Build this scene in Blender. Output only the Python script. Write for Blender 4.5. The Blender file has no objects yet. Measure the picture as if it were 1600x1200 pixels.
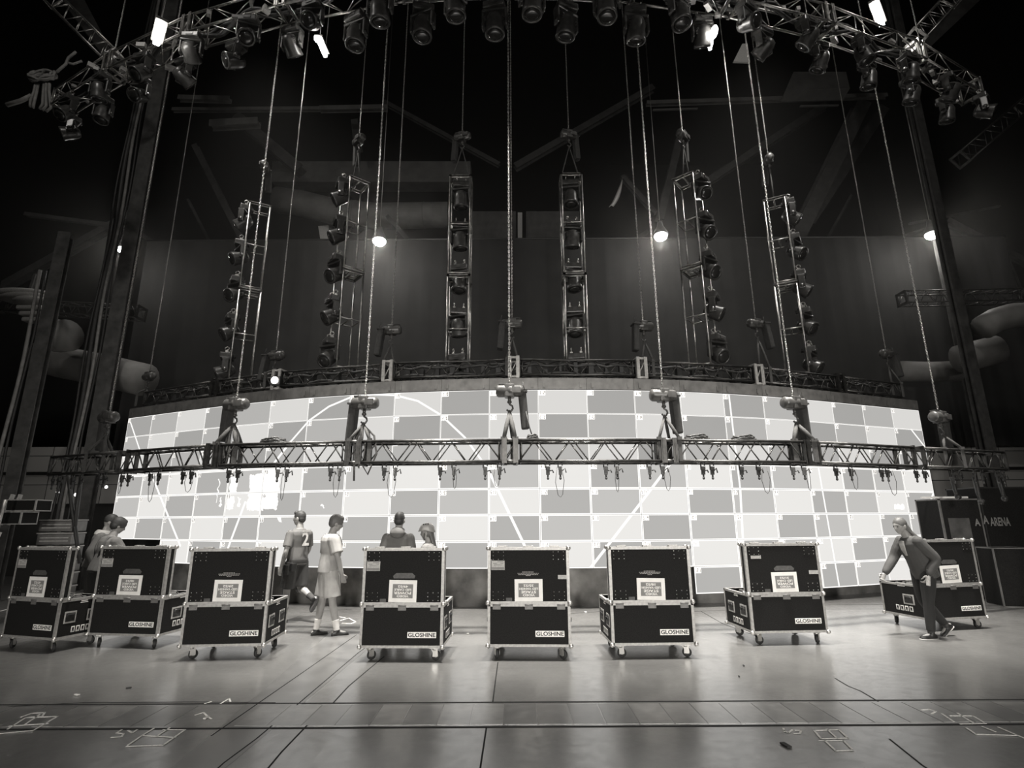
import bpy, bmesh, math, random
from mathutils import Vector as V, Matrix as MX
from math import sin, cos, pi, radians as R, tan, atan2, hypot
SC = bpy.context.scene
COL = SC.collection
rnd = random.Random(11)

# ---------------------------------------------------------------- camera geometry (a 1600 x 1200 frame)
CAMH, F, PITCH, ROLL = 1.67, 855.0, R(13.9), R(0.3)
def ray(px, py):
    a, b = (px - 800) / F, (600 - py) / F
    c, s = cos(ROLL), sin(ROLL)
    a, b = a * c + b * s, -a * s + b * c
    return V((a, cos(PITCH) - b * sin(PITCH), sin(PITCH) + b * cos(PITCH)))
EYE = V((0, 0, CAMH))
def at(px, py, D):
    r = ray(px, py); return EYE + r * (D / r.y)
def on(px, py, z=0.0):
    r = ray(px, py); return EYE + r * ((z - CAMH) / r.z)
def hit_plan(px, py, poly):
    """point of the plan polyline (list of (x, y)) that lies in the vertical plane through this direction"""
    r = ray(px, py)
    for (ax, ay), (bx, by) in zip(poly[:-1], poly[1:]):
        dx, dy = bx - ax, by - ay
        den = r.x * -dy + r.y * dx
        if abs(den) < 1e-9: continue
        t = (ax * -dy + ay * dx) / den
        s = (r.x * ay - r.y * ax) / den
        if -0.001 <= s <= 1.001 and t > 0:
            return EYE + r * t
    return None

# ---------------------------------------------------------------- materials
def _principled(m):
    return next(n for n in m.node_tree.nodes if n.type == 'BSDF_PRINCIPLED')
TINT = (1.0, 0.975, 0.935)
def grey(v): return (v * TINT[0], v * TINT[1], v * TINT[2], 1)
def mat(name, v, rough=0.6, metal=0.0, var=0.25, scale=6.0, spec=0.5, bump=0.0, rvar=0.1):
    m = bpy.data.materials.new(name); m.use_nodes = True
    nt = m.node_tree; b = _principled(m)
    tc = nt.nodes.new('ShaderNodeTexCoord'); no = nt.nodes.new('ShaderNodeTexNoise')
    no.inputs['Scale'].default_value = scale; no.inputs['Detail'].default_value = 5
    nt.links.new(tc.outputs['Object'], no.inputs['Vector'])
    rp = nt.nodes.new('ShaderNodeValToRGB')
    rp.color_ramp.elements[0].position = 0.3; rp.color_ramp.elements[1].position = 0.7
    rp.color_ramp.elements[0].color = grey(v * (1 - var)); rp.color_ramp.elements[1].color = grey(v * (1 + var))
    nt.links.new(no.outputs['Fac'], rp.inputs['Fac']); nt.links.new(rp.outputs['Color'], b.inputs['Base Color'])
    mr = nt.nodes.new('ShaderNodeMapRange'); mr.inputs['To Min'].default_value = max(0.03, rough - rvar); mr.inputs['To Max'].default_value = min(1, rough + rvar)
    nt.links.new(no.outputs['Fac'], mr.inputs['Value']); nt.links.new(mr.outputs['Result'], b.inputs['Roughness'])
    b.inputs['Metallic'].default_value = metal; b.inputs['Specular IOR Level'].default_value = spec
    if bump:
        bp = nt.nodes.new('ShaderNodeBump'); bp.inputs['Strength'].default_value = bump; bp.inputs['Distance'].default_value = 0.01
        nt.links.new(no.outputs['Fac'], bp.inputs['Height']); nt.links.new(bp.outputs['Normal'], b.inputs['Normal'])
    return m
def emat(name, v, strength):
    m = bpy.data.materials.new(name); m.use_nodes = True
    b = _principled(m); b.inputs['Base Color'].default_value = grey(0.6)
    b.inputs['Emission Color'].default_value = grey(v); b.inputs['Emission Strength'].default_value = strength
    return m
MT = dict(
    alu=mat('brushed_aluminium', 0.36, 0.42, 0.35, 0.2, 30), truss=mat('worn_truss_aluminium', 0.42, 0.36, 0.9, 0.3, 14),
    dtruss=mat('shaded_truss_aluminium', 0.075, 0.42, 0.8, 0.35, 14), black=mat('black_paint', 0.022, 0.5, 0, 0.3, 20),  # dtruss: truss aluminium darkened, its backlit shade put into the colour
    laminate=mat('black_laminate', 0.014, 0.75, 0, 0.5, 90, spec=.12), rubber=mat('black_rubber', 0.02, 0.7), steel=mat('zinc_steel', 0.5, 0.38, 0.9),
    plate=mat('galvanised_plate', 0.16, 0.5, 0.3), foam=mat('charcoal_foam', 0.03, 0.95, 0, 0.4, 40), white=mat('white_print', 0.88, 0.6, 0, 0.06, 20),
    paper=mat('white_paper', 0.86, 0.7, 0, 0.05, 12), greyprint=mat('grey_print', 0.22, 0.7, 0, 0.1, 12), sticker=mat('grey_sticker', 0.42, 0.6, 0, 0.2, 40),
    tape=mat('dull_tape', 0.075, 0.6, 0, 0.3, 30), ink=mat('black_ink', 0.012, 0.6), iron=mat('dark_machinery', 0.075, 0.34, 0.2, 0.3, 10),
    chain=mat('oiled_chain', 0.40, 0.3, 0.9, 0.3, 30), bag=mat('chain_bag_cloth', 0.035, 0.85, 0, 0.3, 20), sling=mat('sling_cloth', 0.06, 0.9, 0, 0.3, 40),
    fixture=mat('fixture_housing', 0.06, 0.33, 0.15, 0.3, 12), lens=mat('fixture_lens', 0.03, 0.08, 0, 0.1, 8), beam=mat('painted_steel', 0.085, 0.7, 0, 0.35, 3),
    post=mat('dusty_steel', 0.06, 0.75, 0, 0.45, 5), duct=mat('galvanised_duct', 0.2, 0.6, 0.1, 0.25, 2), cable=mat('cable_rubber', 0.03, 0.55),
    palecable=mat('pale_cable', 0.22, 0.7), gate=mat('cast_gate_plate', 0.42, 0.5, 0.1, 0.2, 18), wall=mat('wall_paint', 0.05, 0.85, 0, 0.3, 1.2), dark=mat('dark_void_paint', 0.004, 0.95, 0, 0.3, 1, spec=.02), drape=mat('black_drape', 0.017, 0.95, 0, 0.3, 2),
    chalk=mat('chalk_line', 0.85, 0.95, 0, 0.2, 60), seam=mat('dirt_filled_seam', 0.008, 0.9), litter=mat('litter_white', 0.55, 0.8),
)

# ---------------------------------------------------------------- mesh builder
class MB:
    def __init__(s): s.v, s.f, s.m, s.uv, s.sm = [], [], [], {}, []
    def add(s, vs, fs, mi=0, smooth=False, T=None):
        o = len(s.v)
        s.v += [tuple(T @ V(p)) if T else tuple(p) for p in vs]
        for f in fs: s.f.append([o + i for i in f]); s.m.append(mi); s.sm.append(smooth)
        return s
    def box(s, c, d, mi=0, T=None, taper=1.0, tz=None):
        x, y, z = c; a, b, h = d[0] / 2, d[1] / 2, d[2] / 2
        t = taper
        vs = [(x - a * t, y - b * t, z - h), (x + a * t, y - b * t, z - h), (x + a * t, y + b * t, z - h), (x - a * t, y + b * t, z - h),
              (x - a, y - b, z + h), (x + a, y - b, z + h), (x + a, y + b, z + h), (x - a, y + b, z + h)]
        return s.add(vs, [(0, 3, 2, 1), (4, 5, 6, 7), (0, 1, 5, 4), (1, 2, 6, 5), (2, 3, 7, 6), (3, 0, 4, 7)], mi, False, T)
    def bbox(s, c, d, bev, mi=0, T=None):
        """box with chamfered edges"""
        bm = bmesh.new(); bmesh.ops.create_cube(bm, size=1)
        for v in bm.verts: v.co = V((v.co.x * d[0], v.co.y * d[1], v.co.z * d[2]))
        bmesh.ops.bevel(bm, geom=list(bm.edges), offset=bev, segments=2, affect='EDGES', profile=0.6)
        for v in bm.verts: v.co += V(c)
        bm.verts.index_update()
        s.add([v.co.copy() for v in bm.verts], [[v.index for v in f.verts] for f in bm.faces], mi, False, T); bm.free(); return s
    def tube(s, pts, r, n=8, mi=0, T=None, closed=False, rs=None, caps=True):
        pts = [V(p) for p in pts]; k = len(pts); rings = []
        up = V((0, 0, 1)); prev = None
        for i, p in enumerate(pts):
            if closed: d = pts[(i + 1) % k] - pts[i - 1]
            else: d = pts[min(i + 1, k - 1)] - pts[max(i - 1, 0)]
            if d.length < 1e-9: d = V((0, 0, 1))
            d.normalize()
            if prev is None:
                h = up if abs(d.z) < 0.9 else V((1, 0, 0)); a = d.cross(h).normalized()
            else:
                a = prev - d * prev.dot(d)
                a = a.normalized() if a.length > 1e-6 else d.cross(V((1, 0, 0))).normalized()
            prev = a; b = d.cross(a); rr = rs[i] if rs else r
            rings.append([p + (a * cos(2 * pi * j / n) + b * sin(2 * pi * j / n)) * rr for j in range(n)])
        vs = [q for g in rings for q in g]; fs = []
        for i in range(k if closed else k - 1):
            i2 = (i + 1) % k
            for j in range(n): fs.append((i * n + j, i * n + (j + 1) % n, i2 * n + (j + 1) % n, i2 * n + j))
        if not closed and caps: fs += [tuple(range(n - 1, -1, -1)), tuple((k - 1) * n + j for j in range(n))]
        return s.add(vs, fs, mi, True, T)
    def cyl(s, a, b, r, n=8, mi=0, T=None): return s.tube([a, b], r, n, mi, T)
    def lathe(s, prof, n=20, mi=0, T=None):
        vs, fs = [], []
        for r, z in prof: vs += [(r * cos(2 * pi * j / n), r * sin(2 * pi * j / n), z) for j in range(n)]
        for i in range(len(prof) - 1):
            for j in range(n): fs.append((i * n + j, i * n + (j + 1) % n, (i + 1) * n + (j + 1) % n, (i + 1) * n + j))
        fs += [tuple(range(n - 1, -1, -1)), tuple((len(prof) - 1) * n + j for j in range(n))]
        return s.add(vs, fs, mi, True, T)
    def ell(s, c, r, n=14, mi=0, T=None):
        m = n // 2; vs, fs = [], []
        for i in range(1, m):
            t = pi * i / m
            vs += [(c[0] + r[0] * sin(t) * cos(2 * pi * j / n), c[1] + r[1] * sin(t) * sin(2 * pi * j / n), c[2] + r[2] * cos(t)) for j in range(n)]
        vs += [(c[0], c[1], c[2] + r[2]), (c[0], c[1], c[2] - r[2])]; k = (m - 1) * n
        for i in range(m - 2):
            for j in range(n): fs.append((i * n + j, (i + 1) * n + j, (i + 1) * n + (j + 1) % n, i * n + (j + 1) % n))
        for j in range(n): fs += [(k, j, (j + 1) % n), (k + 1, (m - 2) * n + (j + 1) % n, (m - 2) * n + j)]
        return s.add(vs, fs, mi, True, T)
    def quad(s, a, b, c, d, mi=0, T=None): return s.add([a, b, c, d], [(0, 1, 2, 3)], mi, False, T)
    def strip(s, pts, w, z, mi=0, th=0.0015):
        """a flat line drawn on the ground"""
        for p, q in zip(pts[:-1], pts[1:]):
            p, q = V((p[0], p[1], z)), V((q[0], q[1], z)); d = (q - p)
            if d.length < 1e-6: continue
            d.normalize(); n = V((-d.y, d.x, 0)) * w / 2; p = p - d * w * .3; q = q + d * w * .3
            u = V((0, 0, th))
            s.add([p - n, q - n, q + n, p + n, p - n + u, q - n + u, q + n + u, p + n + u], [(4, 5, 6, 7), (0, 1, 5, 4), (1, 2, 6, 5), (2, 3, 7, 6), (3, 0, 4, 7)], mi)
        return s
    def mesh(s, name, mats):
        me = bpy.data.meshes.new(name); me.from_pydata(s.v, [], s.f)
        for m in mats: me.materials.append(MT[m] if isinstance(m, str) else m)
        me.polygons.foreach_set('material_index', s.m); me.polygons.foreach_set('use_smooth', s.sm); me.update()
        return me
    def build(s, name, mats, parent=None, loc=None, rot=None):
        return put(name, s.mesh(name, mats if isinstance(mats, (list, tuple)) else [mats]), parent, loc, rot)
def put(name, me, parent=None, loc=None, rot=None):
    o = bpy.data.objects.new(name, me); COL.objects.link(o)
    if parent: o.parent = parent
    if loc is not None: o.location = loc
    if rot is not None: o.rotation_euler = rot
    return o
LABELS = {}
def tag(o, label, cat, group=None, kind=None):
    if label in LABELS: print('SAME LABEL', label)
    LABELS[label] = 1
    o['label'] = label; o['category'] = cat
    if group: o['group'] = group
    if kind: o['kind'] = kind
    return o
def thing(name, label, cat, loc=(0, 0, 0), rotz=0, group=None):
    o = put(name, None, None, loc, (0, 0, rotz)); return tag(o, label, cat, group)
def struct(o): o['kind'] = 'structure'; return o
def copy_tree(o, parent=None):
    c = o.copy(); COL.objects.link(c)
    if parent: c.parent = parent
    for ch in list(o.children): copy_tree(ch, c)
    return c
ORD = 'first second third fourth fifth sixth seventh eighth ninth tenth eleventh twelfth thirteenth fourteenth fifteenth sixteenth seventeenth eighteenth nineteenth twentieth'.split()
def nth(i): return ORD[i] if i < 20 else ('twenty-' + ORD[i - 20] if i < 29 else 'thirtieth')
_TXT = {}
def text_faces(body, ext=0.0):
    if body not in _TXT:
        cu = bpy.data.curves.new('lettering', 'FONT'); cu.body = body; cu.align_x = 'CENTER'; cu.align_y = 'CENTER'; cu.resolution_u = 3; cu.offset = 0.028
        o = bpy.data.objects.new('lettering', cu); COL.objects.link(o)
        bpy.context.view_layer.update(); dg = bpy.context.evaluated_depsgraph_get()
        me = o.evaluated_get(dg).to_mesh()
        _TXT[body] = ([v.co.copy() for v in me.vertices], [list(p.vertices) for p in me.polygons])
        o.evaluated_get(dg).to_mesh_clear(); bpy.data.objects.remove(o); bpy.data.curves.remove(cu)
    return _TXT[body]
def put_text(mb, body, T, mi):
    vs, fs = text_faces(body); mb.add(vs, fs, mi, False, T)
FRONT = MX(((1, 0, 0, 0), (0, 0, -1, 0), (0, 1, 0, 0), (0, 0, 0, 1)))   # text plane -> faces -Y
def ftext(x, y, z, sx, sz, flip=False):
    return MX.Translation((x, y, z)) @ MX.Rotation(pi if flip else 0, 4, 'Y') @ FRONT @ MX.Diagonal((sx, sz, 1, 1))
WORK, RIG, BACKL, HAZE, EXPO, FLOOR_FILL, RHAZE = 175, 170, 90, 0, 0, 165, .009
RMIN, RMAX, FIOR, FMET, FA, FB, FCOAT = .28, .38, 2.6, .0, .09, .21, 1
# ---------------------------------------------------------------- the hall
def floor_material():
    m = bpy.data.materials.new('sealed_concrete'); m.use_nodes = True; nt = m.node_tree; b = _principled(m)
    tc = nt.nodes.new('ShaderNodeTexCoord')
    def noise(sc, det, rough=.6):
        n = nt.nodes.new('ShaderNodeTexNoise'); n.inputs['Scale'].default_value = sc; n.inputs['Detail'].default_value = det; n.inputs['Roughness'].default_value = rough
        nt.links.new(tc.outputs['Object'], n.inputs['Vector']); return n
    a, c, d = noise(0.55, 8, .65), noise(9, 6, .7), noise(60, 3)
    mix = nt.nodes.new('ShaderNodeMix'); mix.data_type = 'FLOAT'; mix.inputs[0].default_value = .45
    nt.links.new(a.outputs['Fac'], mix.inputs[2]); nt.links.new(c.outputs['Fac'], mix.inputs[3])
    rp = nt.nodes.new('ShaderNodeValToRGB'); e = rp.color_ramp.elements
    e[0].position, e[1].position = .32, .68; e[0].color, e[1].color = grey(FA), grey(FB)
    nt.links.new(mix.outputs[0], rp.inputs['Fac']); nt.links.new(rp.outputs['Color'], b.inputs['Base Color'])
    mr = nt.nodes.new('ShaderNodeMapRange'); mr.inputs['From Min'].default_value = .3; mr.inputs['From Max'].default_value = .7
    mr.inputs['To Min'].default_value = RMIN; mr.inputs['To Max'].default_value = RMAX; b.inputs['IOR'].default_value = FIOR; b.inputs['Metallic'].default_value = FMET
    nt.links.new(mix.outputs[0], mr.inputs['Value']); nt.links.new(mr.outputs['Result'], b.inputs['Roughness'])
    bp = nt.nodes.new('ShaderNodeBump'); bp.inputs['Strength'].default_value = .25; bp.inputs['Distance'].default_value = .0012
    nt.links.new(d.outputs['Fac'], bp.inputs['Height']); nt.links.new(bp.outputs['Normal'], b.inputs['Normal'])
    b.inputs['Specular IOR Level'].default_value = .5
    mc = nt.nodes.new('ShaderNodeMapRange'); mc.inputs['From Min'].default_value = .32; mc.inputs['From Max'].default_value = .6; mc.inputs['To Min'].default_value = .45; mc.inputs['To Max'].default_value = FCOAT; nt.links.new(c.outputs['Fac'], mc.inputs['Value']); nt.links.new(mc.outputs['Result'], b.inputs['Coat Weight']); b.inputs['Coat IOR'].default_value = 2.2; b.inputs['Coat Roughness'].default_value = .24
    return m
MT['floor'] = floor_material()
def block_material(name, v0, v1):
    m = bpy.data.materials.new(name); m.use_nodes = True; nt = m.node_tree; b = _principled(m)
    tc = nt.nodes.new('ShaderNodeTexCoord'); br = nt.nodes.new('ShaderNodeTexBrick'); mp = nt.nodes.new('ShaderNodeMapping')
    mp.inputs['Rotation'].default_value = (R(90), 0, 0)
    nt.links.new(tc.outputs['Object'], mp.inputs['Vector']); nt.links.new(mp.outputs['Vector'], br.inputs['Vector'])
    br.offset = 0; br.inputs['Scale'].default_value = 1; br.inputs['Brick Width'].default_value = 0.9; br.inputs['Row Height'].default_value = 0.95
    br.inputs['Mortar Size'].default_value = .012
    br.inputs['Color1'].default_value = grey(v0); br.inputs['Color2'].default_value = grey(v1); br.inputs['Mortar'].default_value = grey(.02)
    nt.links.new(br.outputs['Color'], b.inputs['Base Color']); b.inputs['Roughness'].default_value = .8
    return m
MT['panels'] = block_material('wall_panelling', .40, .52)
struct(MB().box((0, 6, -.05), (44, 42, .1)).build('floor', 'floor'))
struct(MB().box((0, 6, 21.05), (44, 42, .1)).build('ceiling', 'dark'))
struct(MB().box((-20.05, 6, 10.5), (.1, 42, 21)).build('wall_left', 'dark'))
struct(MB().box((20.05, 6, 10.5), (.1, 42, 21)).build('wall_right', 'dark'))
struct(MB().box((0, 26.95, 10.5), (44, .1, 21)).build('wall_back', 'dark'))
struct(MB().box((0, -14.95, 10.5), (44, .1, 21)).build('wall_front', 'wall'))
# the low panelled partition behind the stage and its rails
struct(MB().box((0, 18.3, 3.15), (40, .12, 1.9)).build('wall_back_panels', 'panels'))
struct(MB().box((0, 18.3, 1.1), (40, .12, 2.2)).build('wall_back_plinth', 'wall'))
struct(MB().box((0, 18.2, 3.22), (40, .06, .1)).build('trim_1', 'black'))
struct(MB().box((0, 18.2, 2.2), (40, .06, .08)).build('trim_2', 'black'))
# rear drape, hung in folds from a pipe
def drape(x0, x1, y, z0, z1, step=.09):
    mb = MB(); vs, fs = [], []; n = int((x1 - x0) / step)
    for i in range(n + 1):
        x = x0 + (x1 - x0) * i / n
        yy = y + .02 * sin(i * .9) + .025 * sin(i * .37 + 1) + .008 * sin(i * 2.3)
        vs += [(x, yy, z0), (x, yy * .5 + y * .5, z1)]
    for i in range(n): fs.append((2 * i, 2 * i + 2, 2 * i + 3, 2 * i + 1))
    return mb.add(vs, fs, 0, True)
dr = thing('rear_drape', 'huge black drape hung across the back of the hall behind the video wall', 'curtain', (0, 0, 0))
drape(-12.9, 17.5, 17.6, 3.9, 11.3).build('cloth', 'drape', dr)
MB().cyl((-12.9, 17.6, 11.33), (17.5, 17.6, 11.33), .035, 8).build('hanging_pipe', 'black', dr)

# floor seams, the planked cable trench and chalk marks
def fl(*pp): return [on(x, y) for x, y in pp]
seams = MB()
SE = [((557, 992), (480, 1046), (405, 1098), (330, 1150)), ((640, 962), (560, 1020), (467, 1099), (400, 1155), (350, 1192), (330, 1210)), ((600, 1026), (545, 1072), (520, 1099)), ((485, 1128), (440, 1175), (415, 1205)),
      ((778, 1035), (774, 1065), (770, 1097)), ((760, 1137), (755, 1170), (750, 1203)), ((1305, 1060), (1325, 1072), (1345, 1080), (1372, 1096)), ((1390, 1155), (1440, 1195), (1455, 1205)),
      ((890, 959), (945, 955), (1080, 956), (1300, 945), (1600, 943)), ((1290, 952), (1600, 950)), ((1095, 955), (1130, 975), (1180, 993)), ((468, 958), (500, 955), (550, 952)), ((430, 1098), (300, 1097), (130, 1098), (0, 1105)), ]
for s in SE[:8]: seams.strip(fl(*s), .013, .0005)
for s in SE[8:]: seams.strip(fl(*s), .012, .0005)
struct(seams.build('floor_seam_markings', 'seam'))
y0, y1 = on(800, 1099).y, on(800, 1134).y
tr = MB()
tr.strip([(-9, y0 + .03), (9, y0 + .03)], .03, .0004, 1); tr.strip([(-9, y1 - .03), (9, y1 - .03)], .035, .0004, 1)
x = -8.6; i = 0
rp = random.Random(4)
while x < 8.6:
    w = .27 + rp.random() * .03
    if not (-3.15 < x < -2.4):
        tr.box((x + w / 2, (y0 + y1) / 2, .0015), (w - .012, y0 - y1 - .06, .003), 2 if rp.random() < .45 else (0 if rp.random() < .6 else 3))
    x += w
MT['plank'] = mat('worn_plank', .12, .4, 0, .45, 7, 1.0); MT['plank2'] = mat('worn_plank_pale', .2, .36, 0, .4, 9, 1.0); MT['plank3'] = mat('worn_plank_dark', .08, .45, 0, .5, 8, 1.0)
for q_ in ('plank', 'plank2', 'plank3', 'pale'):
    if q_ == 'pale': MT['pale'] = mat('paler_concrete', .13, .34, 0, .3, 3)
    b_ = _principled(MT[q_]); b_.inputs['IOR'].default_value = 2.2; b_.inputs['Coat Weight'].default_value = .9; b_.inputs['Coat IOR'].default_value = 2.0; b_.inputs['Coat Roughness'].default_value = .3; b_.inputs['Specular IOR Level'].default_value = .5
struct(tr.build('floor_trench_planks', ['plank', 'seam', 'plank2', 'plank3']))
ramp = MB()   # the paler poured strip running diagonally towards the stage
a, b, c, d = on(405, 1040), on(640, 962), on(255, 1210), on(395, 1155)
q = [on(500, 1000), on(562, 992), on(395, 1163), on(290, 1195), on(318, 1172)]
ramp.add([(p.x, p.y, .0012) for p in (on(540, 968), on(636, 962), on(362, 1192), on(345, 1204), on(265, 1204))], [(4, 3, 2, 1, 0)])
struct(ramp.build('floor_strip', 'pale'))
CH = [[[(12, 1140), (40, 1122), (90, 1120), (52, 1142), (0, 1147)], [(15, 1135), (75, 1131)], [(40, 1132), (62, 1117)], [(33, 1121), (50, 1115), (70, 1114), (66, 1120), (45, 1121)]],
      [[(198, 1167), (255, 1165), (289, 1141), (255, 1141)], [(200, 1165), (222, 1150), (274, 1153)], [(222, 1150), (240, 1139)], [(245, 1151), (265, 1138)]],
      [[(190, 1141), (182, 1146), (193, 1147), (190, 1152), (174, 1153)], [(200, 1142), (207, 1146), (214, 1141)]],
      [[(1224, 1139), (1226, 1144)], [(1225, 1142), (1232, 1146), (1238, 1141)], [(1243, 1142), (1252, 1142), (1250, 1147), (1241, 1147)]],
      [[(1272, 1142), (1283, 1155), (1325, 1154), (1311, 1141), (1275, 1142)], [(1292, 1140), (1309, 1155)], [(1280, 1158), (1318, 1158), (1333, 1173), (1306, 1174), (1289, 1158)]],
      [[(1440, 1110), (1452, 1109), (1462, 1112), (1456, 1116)], [(1472, 1116), (1490, 1128)], [(1484, 1119), (1520, 1119), (1540, 1131), (1500, 1132)], [(1496, 1115), (1522, 1131)]],
      [[(1510, 1138), (1525, 1148), (1590, 1150)], [(1535, 1136), (1555, 1144)], [(1560, 1137), (1600, 1154)]],
      [[(532, 970), (545, 966), (556, 972), (548, 975), (535, 974)], [(530, 964), (540, 966)]],
      [[(320, 1100), (330, 1097)], [(345, 1100), (358, 1092), (360, 1097)]],
      [[(305, 1118), (318, 1114), (325, 1121), (330, 1124)]]]
mk = ['large arrow box sketched at the far left edge', 'box figure beside the pale floor strip', 'scrawled digits left of the box figure', 'scrawled letter and dash near the plank trench', 'double box below the plank trench', 'boxes crossing the right end of the plank trench', 'box below the right end of the trench', 'scribble on the floor behind the man in shorts', 'short ticks above the trench edge', 'small curl beside the trench edge']
for s, nm in zip(CH, mk):
    mb = MB()
    for l in s: mb.strip(fl(*l), .016, .0035)
    struct(mb.build('floor_chalk_marking', 'chalk'))['label'] = 'white chalk ' + nm
mb = MB().strip(fl((1540, 922), (1600, 941), (1660, 960)), .05, .001); struct(mb.build('floor_tape_line', 'white'))
mb = MB().strip(fl((24, 949), (0, 955), (-40, 963)), .05, .001); struct(mb.build('floor_tape_line', 'white'))
for i, (px, py, s, lb) in enumerate([(731, 991, .05, 'white scrap of litter on the floor between the two middle cases'), (915, 957, .08, 'white scrap of litter by the stage edge'), (120, 1087, .06, 'pale scrap of litter in front of the left cases'),
                                   (1162, 1041, .04, 'dark chip of litter in front of the stepped right cases'), (1155, 1058, .03, 'dark crumb of litter on the bright floor patch'), (1228, 1166, .09, 'dark shaving of litter below the plank trench'),
                                   (201, 1076, .05, 'dark spot of litter in front of the second case'), (322, 1123, .06, 'pale sliver of litter lying on the trench edge')]):
    p = on(px, py); mb = MB().bbox((0, 0, .006), (s, s * .45, .012), .004)
    tag(mb.build('litter_scrap', 'litter' if 'dark' not in lb else 'ink', None, (p.x, p.y, .003), (0, 0, rnd.random() * 3)), lb, 'litter', kind='thing')
# low stage riser behind the video wall
# ---------------------------------------------------------------- video wall
PP = [(-9.922, 13.944), (-9.021, 13.511), (-8.117, 13.082), (-7.21, 12.663), (-6.292, 12.265), (-5.358, 11.907), (-4.406, 11.603), (-3.436, 11.359), (-2.453, 11.175), (-1.461, 11.047), (-0.464, 10.973), (0.536, 10.949), (1.535, 10.976), (2.532, 11.059), (3.522, 11.2), (4.501, 11.403), (5.466, 11.667), (6.414, 11.985), (7.349, 12.338), (8.279, 12.706), (9.21, 13.072), (10.143, 13.43)]
ZT = CAMH + 2.587
def screen_group():
    g = bpy.data.node_groups.new('test_pattern', 'ShaderNodeTree')
    g.interface.new_socket('Tone', in_out='INPUT', socket_type='NodeSocketFloat'); g.interface.new_socket('Value', in_out='OUTPUT', socket_type='NodeSocketFloat')
    N, L = g.nodes, g.links
    gi, go = N.new('NodeGroupInput'), N.new('NodeGroupOutput'); uv = N.new('ShaderNodeUVMap'); uv.uv_map = 'wall'
    sx = N.new('ShaderNodeSeparateXYZ'); L.new(uv.outputs[0], sx.inputs[0])
    def mth(op, a, b=None, c=None):
        n = N.new('ShaderNodeMath'); n.operation = op
        for i, q in enumerate((a, b, c)):
            if q is None: continue
            if isinstance(q, (int, float)): n.inputs[i].default_value = q
            else: L.new(q, n.inputs[i])
        return n.outputs[0]
    u, t = sx.outputs[0], sx.outputs[1]
    fu = mth('FRACT', u); ft = mth('FRACT', mth('MULTIPLY', t, 2))
    eu = mth('MINIMUM', fu, mth('SUBTRACT', 1, fu)); et = mth('MULTIPLY', mth('MINIMUM', ft, mth('SUBTRACT', 1, ft)), .5)
    ed = mth('MINIMUM', eu, et)
    w = mth('MULTIPLY_ADD', mth('GREATER_THAN', t, 1.45), .011, .013)  # lower grid lines drawn wider, bloom put into the pattern
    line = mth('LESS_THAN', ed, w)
    # thin dark keyline inside the border
    key = mth('LESS_THAN', ed, mth('ADD', w, .008))
    segs = [(0.06, .05, .76, .95), (1.15, 1.3, 2.72, 3.12), (4.56, 2.2, 4.2, 3.2), (9.97, 1.6, 10.75, 3.2), (13.75, 1.42, 11.85, 3.6), (20.6, .5, 21.05, .98), (21.0, 2.0, 20.3, 2.85), (15.15, 0, 15.19, 2), (15.19, 2, 15.07, 4), (17.3, 1.2, 17.44, 4)]
    arc = [(5.1, 1.55), (5.62, .94), (6.05, .5), (6.5, .22), (7.0, .05), (7.5, .01), (8, .05), (8.5, .19), (9.0, .5), (9.5, .97), (9.97, 1.6)]
    segs += [(*a, *b) for a, b in zip(arc[:-1], arc[1:])]
    acc = line
    for x0, y0, x1, y1 in segs:
        dx, dy = x1 - x0, y1 - y0; l2 = dx * dx + dy * dy
        px, py = mth('SUBTRACT', u, x0), mth('SUBTRACT', t, y0)
        h = mth('MULTIPLY_ADD', px, dx / l2, mth('MULTIPLY', py, dy / l2)); n = N.new('ShaderNodeClamp'); L.new(h, n.inputs[0]); h = n.outputs[0]
        qx, qy = mth('MULTIPLY_ADD', h, -dx, px), mth('MULTIPLY_ADD', h, -dy, py)
        dd = mth('MULTIPLY_ADD', qx, qx, mth('MULTIPLY', qy, qy))
        acc = mth('MAXIMUM', acc, mth('LESS_THAN', dd, .026 ** 2 if y0 > 1.2 else .02 ** 2))
    # bright ragged rectangles, mostly on the left of the wall
    no = N.new('ShaderNodeTexNoise'); no.inputs['Scale'].default_value = 7; L.new(uv.outputs[0], no.inputs[0]); nz = mth('MULTIPLY', mth('SUBTRACT', no.outputs[0], .5), .18)
    un, tn = mth('ADD', u, nz), mth('ADD', t, nz)
    def rect(x0, y0, x1, y1, uu=un, tt=tn):
        return mth('MULTIPLY', mth('MULTIPLY', mth('GREATER_THAN', uu, x0), mth('LESS_THAN', uu, x1)), mth('MULTIPLY', mth('GREATER_THAN', tt, y0), mth('LESS_THAN', tt, y1)))
    for q in [(4.62, 1.60, 5.43, 2.36), (4.06, 1.66, 4.28, 2.0), (4.05, 2.08, 4.24, 2.34), (4.36, 2.1, 4.42, 2.3), (3.7, 1.7, 3.73, 2.2), (3.82, 2.08, 3.86, 2.3), (19.52, 2.29, 19.86, 2.41), (4.95, 1.46, 5.4, 1.7), (5.5, 2.5, 5.56, 2.6), (6.5, 2.28, 6.56, 2.33)]:
        acc = mth('MAXIMUM', acc, rect(*q))
    tone = mth('MULTIPLY', gi.outputs[0], mth('SUBTRACT', 1, mth('MULTIPLY', key, .12)))
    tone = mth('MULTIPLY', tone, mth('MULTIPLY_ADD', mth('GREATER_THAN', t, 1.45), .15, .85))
    val = mth('MAXIMUM', tone, mth('MULTIPLY', acc, 1.12))
    L.new(val, go.inputs[0]); return g
SG = screen_group()
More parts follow.
